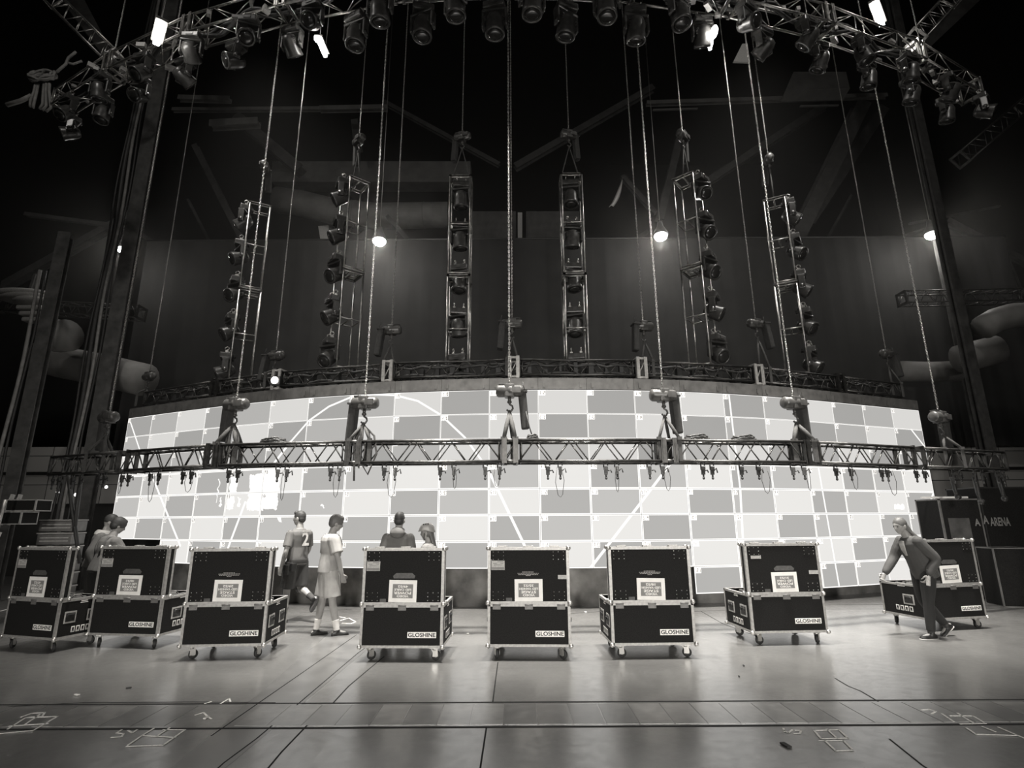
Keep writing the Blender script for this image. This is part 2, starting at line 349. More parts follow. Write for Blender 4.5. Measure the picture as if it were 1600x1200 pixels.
def screen_mat(name, tone):
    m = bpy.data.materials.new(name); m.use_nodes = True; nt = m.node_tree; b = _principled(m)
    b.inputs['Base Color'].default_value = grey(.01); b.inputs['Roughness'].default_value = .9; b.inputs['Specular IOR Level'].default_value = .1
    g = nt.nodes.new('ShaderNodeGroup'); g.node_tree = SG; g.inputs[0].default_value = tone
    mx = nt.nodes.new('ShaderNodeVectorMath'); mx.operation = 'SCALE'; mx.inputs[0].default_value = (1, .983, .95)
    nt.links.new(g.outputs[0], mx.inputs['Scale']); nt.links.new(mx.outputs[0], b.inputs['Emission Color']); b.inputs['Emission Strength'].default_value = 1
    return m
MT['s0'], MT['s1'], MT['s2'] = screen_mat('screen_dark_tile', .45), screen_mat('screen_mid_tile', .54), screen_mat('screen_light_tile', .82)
MT['sl'] = emat('screen_white', 1.0, 1.0); MT['sk'] = mat('screen_digit', .01, .9, spec=.05)
SEG = {'0': 'abcdef', '1': 'bc', '2': 'abged', '3': 'abgcd', '4': 'fgbc', '5': 'afgcd', '6': 'afgedc', '7': 'abc', '8': 'abcdefg', '9': 'abcdfg'}
def panel_bits(mb, c, r, T):
    """one cabinet in its own frame: x 0..1, z 0..-.5, face at y = 0"""
    g = .002
    s = (c + r) % 3
    o = len(mb.v); mb.quad((g, 0, -g), (g, 0, -.5 + g), (1 - g, 0, -.5 + g), (1 - g, 0, -g), s, T)
    mb.uv[len(mb.f) - 1] = [(c + g, r * .5 + g), (c + g, r * .5 + .5 - g), (c + 1 - g, r * .5 + .5 - g), (c + 1 - g, r * .5 + g)]
    mb.box((.5, .036, -.25), (1 - 2 * g, .07, .5 - 2 * g), 5, T)
    mb.box((.5, .1, -.25), (.3, .06, .3), 5, T)
    nm = f'{r + 1}.{c + 1}' if c < 14 else f'{r + 5}.{c - 13}'
    w = sum(.014 if k == '.' else .036 for k in nm) + .024
    mb.quad((.012, -.001, -.012), (.012, -.001, -.118), (w, -.001, -.118), (w, -.001, -.012), 3, T)
    x = .024
    for k in nm:
        if k == '.':
            mb.quad((x, -.002, -.094), (x, -.002, -.104), (x + .008, -.002, -.104), (x + .008, -.002, -.094), 4, T); x += .014; continue
        t, W, H = .0095, .027, .074; z0 = -.03
        bars = {'a': (0, 0, W, t), 'g': (0, H / 2 - t / 2, W, H / 2 + t / 2), 'd': (0, H - t, W, H), 'f': (0, 0, t, H / 2), 'e': (0, H / 2, t, H), 'b': (W - t, 0, W, H / 2), 'c': (W - t, H / 2, W, H)}
        for q in SEG[k]:
            a, b, c2, d = bars[q]
            mb.quad((x + a, -.002, z0 - b), (x + a, -.002, z0 - d), (x + c2, -.002, z0 - d), (x + c2, -.002, z0 - b), 4, T)
        x += .036
def uv_build(mb, name, parent):
    me = mb.mesh(name, ['s0', 's1', 's2', 'sl', 'sk', 'black']); ul = me.uv_layers.new(name='wall')
    for fi, co in mb.uv.items():
        for k, li in enumerate(me.polygons[fi].loop_indices): ul.data[li].uv = co[k]
    return put(name, me, parent)
ROWS = [6, 6] + [7] * 12 + [8] * 7
wall = thing('video_wall', 'long curved video wall of lit numbered panels showing a white grid test pattern', 'screen')
rest = MB(); single = [(c, r) for c in range(4, 17) for r in range(ROWS[c])] + [(3, r) for r in range(6)]
for c in range(21):
    (ax, ay), (bx, by) = PP[c], PP[c + 1]; d = V((bx - ax, by - ay, 0)).normalized()
    for r in range(ROWS[c]):
        T = MX.Translation((ax, ay, ZT - .5 * r)) @ MX.Rotation(atan2(d.y, d.x), 4, 'Z')
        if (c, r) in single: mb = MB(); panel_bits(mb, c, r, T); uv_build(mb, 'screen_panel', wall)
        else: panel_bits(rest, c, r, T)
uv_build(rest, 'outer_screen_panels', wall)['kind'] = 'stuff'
hb = MB()
for c in range(21):
    (ax, ay), (bx, by) = PP[c], PP[c + 1]; d = V((bx - ax, by - ay, 0)); T = MX.Translation((ax, ay, ZT)) @ MX.Rotation(atan2(d.y, d.x), 4, 'Z')
    hb.box((.5, .05, .13), (.995, .12, .24), 0, T); hb.box((.12, -.015, .1), (.05, .02, .1), 0, T); hb.box((.88, -.015, .1), (.05, .02, .1), 0, T)
hb.build('header_bar', 'plate', wall)
# dark stage drop under the wall
MT['skirt'] = mat('grey_skirt', .22, .8, 0, .5, 2.5)
def offset(poly, dist):
    out = []
    for i, (x, y) in enumerate(poly):
        a, b = poly[max(i - 1, 0)], poly[min(i + 1, len(poly) - 1)]; d = V((b[0] - a[0], b[1] - a[1])).normalized()
        out.append((x - d.y * dist, y + d.x * dist))
    return out
sk = MB(); off = offset(PP, .55)
off = [(-11.2, 14.8)] + off + [(11.5, 14.6)]
vs, fs = [], []
for i, (x, y) in enumerate(off): vs += [(x, y, 0), (x, y, 1.0), (x * 1.02, y + .4, 1.0), (x * 1.02, y + .4, 0)]
for i in range(len(off) - 1):
    for k in range(4): fs.append((4 * i + k, 4 * i + (k + 1) % 4, 4 * i + 4 + (k + 1) % 4, 4 * i + 4 + k))
fs += [(0, 1, 2, 3), tuple(4 * len(off) - 4 + k for k in (3, 2, 1, 0))]
tag(sk.add(vs, fs).build('stage_riser', 'skirt'), 'low dark stage riser running behind the foot of the video wall', 'stage')
# ---------------------------------------------------------------- truss work
def truss_parts(parent, p0, p1, w, h, n, matl='truss', side=None, rc=.024, rl=.011, plates=(True, True), gap=.0):
    """a box truss section from p0 to p1 (world points; parent stands unrotated at its location)"""
    L0 = V(parent.location); p0, p1 = V(p0) - L0, V(p1) - L0; d = (p1 - p0).normalized()
    if abs(d.z) > .9: s = V(side).normalized(); u = d.cross(s) * -1
    else: s = d.cross(V((0, 0, 1))).normalized(); u = s.cross(d)
    p0, p1 = p0 + d * gap, p1 - d * gap; L = (p1 - p0).length
    P = lambda t, i, j: p0 + d * t + s * (i * w / 2) + u * (j * h / 2)
    for i, j in ((1, 1), (1, -1), (-1, 1), (-1, -1)):
        MB().tube([P(0, i, j), P(L, i, j)], rc, 8).build('chord', matl, parent)
    m = MB(); st = L / n
    for (a, b) in (((1, 1), (1, -1)), ((-1, 1), (-1, -1)), ((1, 1), (-1, 1)), ((1, -1), (-1, -1))):
        for k in range(n):
            q0, q1 = (a, b) if k % 2 else (b, a)
            m.tube([P(k * st + .02, *q0), P((k + 1) * st - .02, *q1)], rl, 6)
    for t in (.06, L - .06):
        for a, b in (((1, 1), (1, -1)), ((-1, 1), (-1, -1)), ((1, 1), (-1, 1)), ((1, -1), (-1, -1))): m.tube([P(t, *a), P(t, *b)], rl * 1.2, 6)
    m.build('lacing', matl, parent)
    for t, on_ in ((0.005, plates[0]), (L - .005, plates[1])):
        if not on_: continue
        m = MB()
        for a, b in (((1, 1), (1, -1)), ((-1, 1), (-1, -1)), ((1, 1), (-1, 1)), ((1, -1), (-1, -1))):
            q0, q1 = P(t, *a), P(t, *b); e = (q1 - q0).normalized(); f = d.cross(e)
            q0, q1 = q0 - e * .03, q1 + e * .03
            vs = [q0 + d * x + f * y for x in (-.006, .006) for y in (-.035, .035)] + [q1 + d * x + f * y for x in (-.006, .006) for y in (-.035, .035)]
            m.add(vs, [(0, 1, 3, 2), (4, 6, 7, 5), (0, 4, 5, 1), (1, 5, 7, 3), (3, 7, 6, 2), (2, 6, 4, 0)])
        m.build('end_plate', matl, parent)
def corner_block(parent, p, w, h, matl, ang):
    """hinged gate block between two sections"""
    q = V(p) - V(parent.location); T = MX.Translation(q) @ MX.Rotation(ang, 4, 'Z'); m = MB()
    for x in (-.1, .1):
        for y in (-1, 1):
            m.box((x, y * w / 2, 0), (.03, .09, h + .04), 0, T); m.box((x * .85, y * (w / 2 + .03), 0), (.07, .012, h + .06), 0, T)
        m.box((x, 0, h / 2), (.012, w, .07), 0, T); m.box((x, 0, -h / 2), (.012, w, .07), 0, T)
    for y in (-1, 1):
        for z in (-1, 1): m.tube([T @ V((-.1, y * w / 2, z * h / 2)), T @ V((.1, y * w / 2, z * h / 2))], .026, 8)
        m.tube([T @ V((-.1, y * w / 2, -h / 2)), T @ V((.1, y * w / 2, h / 2))], .01, 6)
    m.build('hinge_block', matl, parent)

# front truss
FZ = on(797, 706, 0) and at(797, 706, 8.7).z
FJ = [at(px, 706, D) for px, D in ((93, 10.75), (345, 9.1), (558, 8.78), (797, 8.7), (1040, 8.78), (1257, 9.1), (1558, 10.75))]
for p in FJ: p.z = FZ
ft = thing('front_truss', 'long box truss hung level across the front of the lit video wall', 'truss', FJ[3])
secs = []
for a, b in zip(FJ[:-1], FJ[1:]):
    L = (b - a).length
    secs += [(a, b)] if L < 3.2 else [(a, (a + b) / 2), ((a + b) / 2, b)]
for a, b in secs:
    s = put('truss_section', None, ft); s.location = (0, 0, 0)
    class _P: pass
    s.location = a - FJ[3]
    # sections stand at their own origin inside the truss
    def sect(s, a, b):
        e = put('tmp', None); e.location = a
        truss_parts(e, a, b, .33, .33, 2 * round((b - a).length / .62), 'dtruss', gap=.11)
        for ch in list(e.children): ch.parent = s
        bpy.data.objects.remove(e)
    sect(s, a, b)
for i in range(1, 6):
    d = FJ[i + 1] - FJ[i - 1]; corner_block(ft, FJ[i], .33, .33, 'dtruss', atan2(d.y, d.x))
# header truss over the wall
HP = offset(PP, .32); HZ = ZT + .53
def along(poly, u):
    i = max(0, min(len(poly) - 2, int(math.floor(u)))); t = u - i; a, b = poly[i], poly[i + 1]
    return (a[0] + (b[0] - a[0]) * t, a[1] + (b[1] - a[1]) * t)
HJ = [V((*along(HP, u), HZ)) for u in (.15, 3, 4.95, 7.75, 10.5, 13.25, 16.1, 18.6, 20.85)]
ht = thing('header_truss', 'dark box truss running along the top edge of the video wall', 'truss', HJ[4])
for a, b in zip(HJ[:-1], HJ[1:]):
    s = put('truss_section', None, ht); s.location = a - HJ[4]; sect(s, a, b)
for i in range(1, 8):
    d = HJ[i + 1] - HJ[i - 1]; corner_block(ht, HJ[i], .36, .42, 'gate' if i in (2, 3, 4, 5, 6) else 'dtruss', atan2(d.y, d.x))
# cable looms strapped along the header truss
def loom(name, pts, r, m, parent): MB().tube(pts, r, 6).build(name, m, parent)
for k in range(2):
    pts = [V((*along(HP, .3 + 20.4 * i / 90), HZ - .1 + .18 * k + .03 * sin(i * (1.3 + k)))) - HJ[4] for i in range(91)]
    loom('cable_loom', pts, .03, 'cable', ht)
for i in range(60):
    pk = MB()
    u = .4 + 20.2 * i / 60; q = along(HP, u); q2 = along(HP, u + .05); T = MX.Translation(V((*q, HZ - .05 + .06 * sin(i * 2.1))) - HJ[4]) @ MX.Rotation(atan2(q2[1] - q[1], q2[0] - q[0]), 4, 'Z')
    pk.box((0, .05, 0), (.05 + .03 * (i % 3), .12, .36 if i % 4 else .2), 0, T); pk.build('hanging_bracket', 'black', ht)

# ---------------------------------------------------------------- chain hoists
_H = {}
def hoist_meshes():
    m = MB(); T = MX.Rotation(R(90), 4, 'Y')
    m.lathe([(.03, -.22), (.085, -.21), (.105, -.18), (.105, -.02), (.115, 0), (.115, .06), (.1, .08), (.1, .18), (.075, .22), (.03, .225)], 16, 0, T)
    m.bbox((0.0, 0, .0), (.16, .2, .22), .02, 0); m.box((.11, -.1, 0), (.14, .03, .1), 0); m.box((-.12, 0, .115), (.12, .1, .02), 0)
    _H['body'] = m.mesh('hoist_body', ['iron'])
    m = MB(); m.cyl((0, 0, -.1), (0, 0, -.19), .028, 8)
    m.tube([(0, 0, -.19), (.0, 0, -.22), (.045, 0, -.25), (.055, 0, -.29), (.03, 0, -.33), (-.01, 0, -.34), (-.045, 0, -.31)], .016, 8); m.ell((0, 0, -.185), (.04, .04, .03), 10)
    _H['hook'] = m.mesh('hoist_hook', ['iron'])
    m = MB(); m.bbox((0, 0, -.36), (.13, .17, .62), .03); m.box((0, 0, -.05), (.17, .2, .03)); m.tube([(0.05, .05, -.05), (.03, .03, .12)], .008, 6)
    _H['bag'] = m.mesh('hoist_bag', ['bag'])
hoist_meshes()
def chain_mesh(L):
    key = round(L, 1)
    if key in _H: return _H[key]
    m = MB(); p = .042; n = int(L / p); lw, lh = .012, .030
    for i in range(n):
        z = i * p; a = [(lw, -lh * .6), (lw, lh * .6), (lw * .6, lh), (-lw * .6, lh), (-lw, lh * .6), (-lw, -lh * .6), (-lw * .6, -lh), (lw * .6, -lh)]
        pts = [(q[0], 0, q[1] + z) if i % 2 else (0, q[0], q[1] + z) for q in a]
        m.tube(pts, .0055, 4, 0, None, True)
    _H[key] = m.mesh('hoist_chain', ['chain']); return _H[key]
def hoist(p, label, group, rz=0, bag=1, top=20.9, bagdir=0):
    o = thing('chain_hoist', label, 'hoist', p, rz, group)
    put('motor_body', _H['body'], o); put('hook', _H['hook'], o)
    if bag: put('chain_bag', _H['bag'], o, (bag * .2, .06, .05), (R(4), R(-5 * bag), 0))
    put('chain', chain_mesh(top - p.z - .1), o, (0, 0, .1))
    return o
def sling(p, legs, label, group, drop=.4, w=.05, loops=0):
    """strap legs from a hook at p down to the truss and round it"""
    o_ = V(p); m = MB()
    for q in legs:
        q = V(q) - o_; d = q.normalized(); s = d.cross(V((0, 1, 0))).normalized() * w / 2
        m.tube([(0, 0, 0), q * .5 + V((0, 0, 0)), q], w * .42, 6, rs=[w * .3, w * .45, w * .4])
        m.box((q.x, q.y, q.z - drop / 2), (w, .012, drop)); m.box((q.x, q.y, q.z), (w * 1.15, .05, .05))
    for k in range(loops):
        x = (-1) ** k * (.05 + .05 * k); h = .62 + .1 * k
        m.tube([(0, -.03, -.02), (x * .9 + .06, -.04, -h * .25), (x + .1, -.05, -h * .6), (x * .6 + .04, -.06, -h), (x * .2 - .06, -.05, -h * .7), (x * .3 - .04, -.04, -h * .3), (0, -.03, -.02)], .017, 6)
    m.ell((0, 0, -.02), (.03, .03, .05), 8)
    return tag(m.build('lifting_sling', 'sling', None, o_), label, 'sling', group)
FP = [(p.x, p.y) for p in FJ]; 
FH = [(170, 652, -1), (369, 632, -1), (570, 630, -1), (796, 611, 1), (1036, 618, 1), (1240, 630, 1), (1468, 652, 1)]
for i, (px, py, bg) in enumerate(FH):
    q = hit_plan(px, py, FP)
    hoist(q, f'chain hoist over the front truss, {nth(i)} of seven from the left', 'chain hoists of the front truss', rz=R(8 * (i - 3)), bag=bg)
    hk = q + V((0, 0, -.34)); tz = FZ + .19; w = .09 if i == 3 else .16
    d = V((1, 0, 0))
    legs = [(q.x - w, q.y - .175, tz), (q.x + w, q.y - .175, tz), (q.x + w * .6, q.y + .15, tz)]
    sling(hk, legs, f'dark sling tying the front truss to its {nth(i)} hoist from the left', 'slings of the front truss', .36, .085 if i in (1, 3, 5) else .06, 4 if i == 2 else (2 if i == 1 else 0))
HH = [(233, 588, 0), (431, 556, -1), (612, 516, -1), (800, 506, -1), (1005, 510, -1), (1181, 506, 1), (1385, 553, 1)]
HPx = [(-11.5, 14.9)] + HP + [(11.5, 14.3)]
for i, (px, py, bg) in enumerate(HH):
    q = hit_plan(px, py, HPx)
    hoist(q, f'chain hoist above the header truss, {nth(i)} of seven from the left', 'chain hoists of the header truss', rz=R(180 + 10 * (i - 3)), bag=-bg)
    hk = q + V((0, 0, -.34)); tz = HZ + .18
    if hk.z - tz > .1:
        sling(hk, [(q.x - .12, q.y - .17, tz), (q.x + .12, q.y - .17, tz)], f'dark sling tying the header truss to its {nth(i)} hoist from the left', 'slings of the header truss', .36, .06)

# ---------------------------------------------------------------- moving head fixtures
_L = {}
def fixture_meshes():
    m = MB()
    m.tube([(0, 0, .0), (0, .03, .03), (0, .04, .06), (0, .0, .085), (0, -.04, .06), (0, -.045, .02)], .012, 6); m.box((0, 0, -.03), (.05, .06, .06))
    _L['clamp'] = m.mesh('light_clamp', ['steel'])
    m = MB(); m.bbox((0, 0, -.12), (.36, .26, .13), .025); m.box((0, -.135, -.12), (.14, .01, .05)); m.bbox((0, .15, -.1), (.1, .06, .07), .01); _L['base'] = m.mesh('light_base', ['fixture'])
    m = MB(); m.bbox((0, 0, -.21), (.42, .16, .05), .015)
    for x in (-.195, .195): m.bbox((x, 0, -.36), (.04, .13, .32), .015); m.cyl((x - .025, 0, -.46), (x + .025, 0, -.46), .05, 10)
    _L['yoke'] = m.mesh('light_yoke', ['fixture'])
    m = MB(); m.lathe([(.05, .2), (.11, .18), (.145, .1), (.15, 0), (.155, -.1), (.165, -.16), (.165, -.19), (.135, -.2), (.13, -.185)], 20)
    for k in range(4): m.box((0, 0, .13 - k * .03), (.31 - abs(k - 1) * .005, .16, .008))
    _L['head'] = m.mesh('light_head', ['fixture'])
    m = MB(); m.lathe([(.125, -.18), (.12, -.195), (.08, -.215), (.02, -.222)], 18); _L['lens'] = m.mesh('light_lens', ['lens'])
fixture_meshes()
def moving_light(p, label, group, rz, tilt, s=1.0):
    o = thing('moving_head_light', label, 'stage light', p, rz, group); o.scale = (s, s, s)
    for x in (-.1, .1): put('clamp', _L['clamp'], o, (x, 0, 0))
    put('base', _L['base'], o)
    y = put('yoke', _L['yoke'], o, (0, 0, 0), (0, 0, rnd.uniform(-.6, .6)))
    h = put('head', _L['head'], o, (0, 0, -.46), (tilt, 0, y.rotation_euler.z)); put('lens', _L['lens'], h)
    return o

# vertical towers behind the wall
TW = [(406, 325, 13.4, -62), (556, 287, 12.35, -50), (721, 283, 12.15, 0), (891, 280, 12.15, 0), (1073, 281, 12.25, 50), (1210, 316, 13.1, 62)]
tn = ['leftmost', 'second from the left', 'left of the two middle', 'right of the two middle', 'second from the right', 'rightmost']
for i, (px, py, D, yaw) in enumerate(TW):
    top = at(px, py, D); bot = V((top.x, top.y, HZ - .2 if i in (2, 3) else HZ + .24)); bot.z -= .0
    nm = tn[i] if i in (0, 5) else tn[i]
    t = thing('hanging_tower_truss', f'vertical truss of stage lights behind the video wall, {nm} of six' if 'middle' not in nm else f'vertical truss of stage lights behind the video wall, {nm} ones', 'truss', bot, 0, 'vertical light towers')
    side = V((cos(R(yaw)), sin(R(yaw)), 0)); fwd = V((sin(R(yaw)), -cos(R(yaw)), 0))
    L = top.z - bot.z; n = 2; 
    for k in range(2):
        s = put('truss_section', None, t); a = bot + V((0, 0, L * k / 2)); b = bot + V((0, 0, L * (k + 1) / 2)); s.location = a - bot
        e = put('tmp', None); e.location = a
        w = .5
        # ladder style section: chords and rungs only
        P = lambda z, i_, j_: V((0, 0, z)) + side * (i_ * w / 2) + fwd * (j_ * w / 2)
        for i_, j_ in ((1, 1), (1, -1), (-1, 1), (-1, -1)): MB().tube([P(.03, i_, j_), P(L / 2 - .03, i_, j_)], .022, 8).build('chord', 'truss', s)
        for z in (.06, L / 4, L / 2 - .06):
            m = MB()
            for (a_, b_) in (((1, 1), (-1, 1)), ((-1, 1), (-1, -1)), ((-1, -1), (1, -1)), ((1, -1), (1, 1))): m.tube([P(z, *a_), P(z, *b_)], .016, 6)
            m.tube([P(z, 1, 0), P(z, -1, 0)], .02, 6); m.build('rung', 'truss', s)
        for z in (.01, L / 2 - .01):
            m = MB()
            for (a_, b_) in (((1, 1), (-1, 1)), ((-1, 1), (-1, -1)), ((-1, -1), (1, -1)), ((1, -1), (1, 1))):
                q0, q1 = P(z, *a_), P(z, *b_); e_ = (q1 - q0).normalized(); f_ = e_.cross(V((0, 0, 1)))
                vs = [q + f_ * x + V((0, 0, z_)) for q in (q0 - e_ * .03, q1 + e_ * .03) for x in (-.03, .03) for z_ in (-.008, .008)]
                m.add(vs, [(0, 1, 3, 2), (4, 6, 7, 5), (0, 4, 5, 1), (1, 5, 7, 3), (3, 7, 6, 2), (2, 6, 4, 0)])
            m.build('end_plate', 'truss', s)
        bpy.data.objects.remove(e)
    lo = 0 if i in (2, 3) else .34
    NL = 5
    for k in range(NL):
        z = top.z - .02 - k * (L - .25) / (NL - .45)
        q = V((top.x, top.y, z)) + fwd * lo
        wh = 'top light' if k == 0 else f'{nth(k)} light down'
        moving_light(q, f'moving head light on the {nm} light tower, {"topmost" if k == 0 else nth(k) + " from top"}', 'moving lights on the hanging towers', R(yaw) + (rnd.uniform(-.2, .2)), R(rnd.choice((-10, 12, 5))) if i in (2, 3) else R(-62 + 10 * rnd.random()), 1.12)
    hk = top + V((0, 0, .95)); 
    hoist(hk + V((0, 0, .34)), f'chain hoist holding up the {nm} hanging tower' + ('' if i in (0, 5) else ' of the six'), 'chain hoists of the hanging towers', rz=R(30 * (i - 2.5)), bag=-1 if i < 3 else 1)
    sling(hk, [top + side * .24, top - side * .24], f'two-legged sling between the {nm} hanging tower and its hoist', 'slings of the hanging towers', .06, .04)

# ---------------------------------------------------------------- arched overhead truss with its lights
AZ = 11.67
AP = [on(px, py, AZ) for px, py in ((96, 162), (183, 106), (305, 50), (450, 8), (620, -26), (800, -34), (980, -26), (1140, -2), (1283, 34), (1424, 88), (1520, 145))]
at_ = thing('arched_lighting_truss', 'dark curved overhead truss crowded with lights at the top of the picture', 'truss', AP[5])
for a, b in zip(AP[:-1], AP[1:]):
    s = put('truss_section', None, at_); s.location = a - AP[5]
    e = put('tmp', None); e.location = a; truss_parts(e, a, b, .42, .42, 2 * max(2, round((b - a).length / 1.1)), 'truss', gap=.09)
    for ch in list(e.children): ch.parent = s
    bpy.data.objects.remove(e)
for i in range(1, 10):
    d = AP[i + 1] - AP[i - 1]; corner_block(at_, AP[i], .42, .42, 'truss', atan2(d.y, d.x))
apoly = [(p.x, p.y) for p in AP]; cum = [0]
for a, b in zip(AP[:-1], AP[1:]): cum.append(cum[-1] + (b - a).length)
def arc_at(s):
    for i in range(len(cum) - 1):
        if s <= cum[i + 1] + 1e-6:
            t = (s - cum[i]) / (cum[i + 1] - cum[i]); return AP[i].lerp(AP[i + 1], t), AP[i + 1] - AP[i]
    return AP[-1], AP[-1] - AP[-2]
NA = 34
for k in range(NA):
    p, d = arc_at(.25 + (cum[-1] - .5) * k / (NA - 1)); n = V((d.y, -d.x, 0)).normalized()
    lab = f'moving head light under the arched overhead truss, {nth(k)} from its left end' if k < NA / 2 else f'moving head light under the arched overhead truss, {nth(NA - 1 - k)} from its right end'
    off_ = .21 if k % 2 else -.21
    mid = abs(k - (NA - 1) / 2) < 5
    moving_light(p + n * off_ + V((0, 0, -.32)), lab, 'moving lights under the arched truss', atan2(d.y, d.x) + rnd.uniform(-.3, .3), R(rnd.uniform(-8, 20)) if mid else R(rnd.uniform(-75, 75)), 1.15 if mid else 1.0)
for k in range(2):
    pts = [];
    for i in range(140):
        p, d = arc_at(cum[-1] * i / 139); pts.append(p - AP[5] + V((0, 0, -.12 + .1 * k + .06 * sin(i * (.9 + .3 * k)))) + V((d.y, -d.x, 0)).normalized() * (.1 * cos(i * .5)))
    loom('cable_loom', pts, .045, 'cable', at_)
pr = random.Random(5)
for i in range(70):   # power and data boxes along the truss, mostly coloured pale to stand for glints
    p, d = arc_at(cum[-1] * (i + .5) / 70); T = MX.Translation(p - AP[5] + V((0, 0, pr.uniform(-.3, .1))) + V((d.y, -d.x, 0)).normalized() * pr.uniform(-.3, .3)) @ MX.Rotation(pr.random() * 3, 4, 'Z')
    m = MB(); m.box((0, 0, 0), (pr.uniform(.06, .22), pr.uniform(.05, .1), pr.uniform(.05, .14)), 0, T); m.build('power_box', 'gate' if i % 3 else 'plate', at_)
# coil of pale cable at the left end, hoists that carry the arch
cb = thing('cable_bundle', 'pale coiled cable bundle tied at the left tip of the arched truss', 'cable', at(66, 118, 11.9))
m = MB()
for k in range(7):
    rr = .30 + .03 * sin(k * 2.2); T = MX.Rotation(R(62 + 7 * sin(k)), 4, 'X') @ MX.Rotation(R(9 * cos(k * 1.7)), 4, 'Y')
    m.tube([T @ V((rr * cos(a * pi / 12), rr * .85 * sin(a * pi / 12), .03 * sin(a + k))) for a in range(24)], .028, 6, closed=True)
m.build('coil', 'palecable', cb)
m = MB()
for k, x in enumerate((-.12, -.06, .1, .16, .24)): m.tube([(x, 0, -.25), (x * 1.1, .02, -.5), (x * 1.25 + .03 * k, 0, -.75 - .06 * k), (x + .02 * k, 0, -.95 - .04 * k)], .035, 6)
m.tube([(-.15, 0, -.62), (-.4, 0, -.78), (-.75, .02, -.88)], .06, 6)
m.build('hanging_tail', 'palecable', cb)
m = MB(); m.tube([(.25, .1, .2), (.4, .15, .5), (.38, .2, .75), (.55, .2, .95)], .035, 6); m.tube([(.38, .2, .6), (.55, .2, .55), (.72, .25, .7)], .03, 6); m.build('tied_end', 'palecable', cb)
for i, (px, py, lb) in enumerate([(177, 92, 'chain hoist on the left shoulder of the arched overhead truss'), (1440, 78, 'chain hoist on the right shoulder of the arched overhead truss')]):
    q = on(px, py, AZ + .45); hoist(q, lb, 'chain hoists of the arched truss', rz=R(20), bag=0)
# cable coils left lying on the front truss
for px, w_, lb in ((430, .22, 'small dark cable coil lying on the front truss left of the third hoist'), (832, .09, 'dark connector dangling over the front truss right of the middle hoist'), (1087, .2, 'dark cable coil lying on the front truss right of the fifth hoist'), (1160, .2, 'flat dark cable coil lying on the front truss between the fifth and sixth hoists')):
    q = hit_plan(px, 690, FP); q.z = FZ + .2; q.y -= .05; m = MB()
    for k in range(5): m.tube([(w_ * (1 - .06 * k) * cos(a * pi / 8 + k), w_ * .55 * sin(a * pi / 8 + k), .014 * k + .012 * sin(a * 1.3 + k)) for a in range(16)], .013, 6, closed=True)
    if px == 832: m.tube([(0, 0, .03), (-.05, 0, .2), (-.1, .02, .45)], .01, 6)
    tag(m.build('cable_coil', 'cable', None, q), lb, 'cable')
# light clamps and safety cables under the front truss
CL = [97, 106, 127, 140, 168, 176, 203, 213, 246, 259, 296, 309, 366, 380, 441, 455, 522, 536, 604, 621, 690, 711, 759, 781, 855, 874, 944, 961, 1011, 1031, 1093, 1107, 1152, 1178, 1231, 1248, 1297, 1320, 1367, 1376, 1420, 1433, 1478, 1488, 1510, 1522, 1545, 1554]
def clamp_mesh(v):
    m = MB(); m.tube([(.03, 0, .03), (.032, 0, .06), (0, 0, .085), (-.032, 0, .06), (-.032, 0, .0)], .011, 6); m.box((0, 0, -.01), (.06, .05, .05)); m.box((.0, 0, -.07), (.05, .035, .08))
    m.cyl((.0, 0, -.1), (0, 0, -.16), .014, 8); m.ell((0, 0, -.165), (.02, .02, .025), 8); m.tube([(.03, 0, -.05), (.075, 0, -.04 + .03 * v), (.09, 0, -.08)], .01, 6)
    return m.mesh('lamp_clamp', ['black'])
CM = [clamp_mesh(0), clamp_mesh(1)]
for i, px in enumerate(CL):
    q = hit_plan(px, 735, FP); q.z = FZ - .165 - .10
    d = V((FJ[0].x - q.x, 0, 0)); dd = 1 if i % 2 else -1
    k = i if i < 24 else 47 - i
    lb = f'empty lamp clamp gripping the underside of the front truss, {nth(k)} from its {"left" if i < 24 else "right"} end'
    rz = atan2(1.6, 4.5) * (1 if px > 1257 else (-1 if px < 345 else 0))
    q.y -= .165
    tag(put('lamp_clamp', CM[i % 2], None, q, (0, 0, rz + rnd.uniform(-.3, .3))), lb, 'clamp', 'lamp clamps under the front truss')
CB = [(203, 772), (252, 785), (308, 770), (452, 783), (533, 778), (617, 778), (713, 765), (777, 762), (873, 778), (960, 770), (1037, 768), (1187, 772), (1252, 768), (1323, 766), (1380, 775)]
for i, (px, py) in enumerate(CB):
    a = hit_plan(px, 738, FP); b = hit_plan(px, py, FP); a.z = FZ - .26; a.y -= .2; L = a.z - b.z; m = MB(); w = .03 + .02 * (i % 3)
    m.tube([(-w * .6, 0, 0), (-w, .0, -L * .5), (-w * .5, 0, -L * .92), (0, 0, -L), (w * .5, 0, -L * .9), (w * .9, 0, -L * .45), (w * .4, 0, 0)], .0045, 5)
    tag(m.build('safety_cable', 'cable', None, a), f'thin safety cable looped under the front truss, {nth(i)} from the left', 'cable', 'safety cables under the front truss')
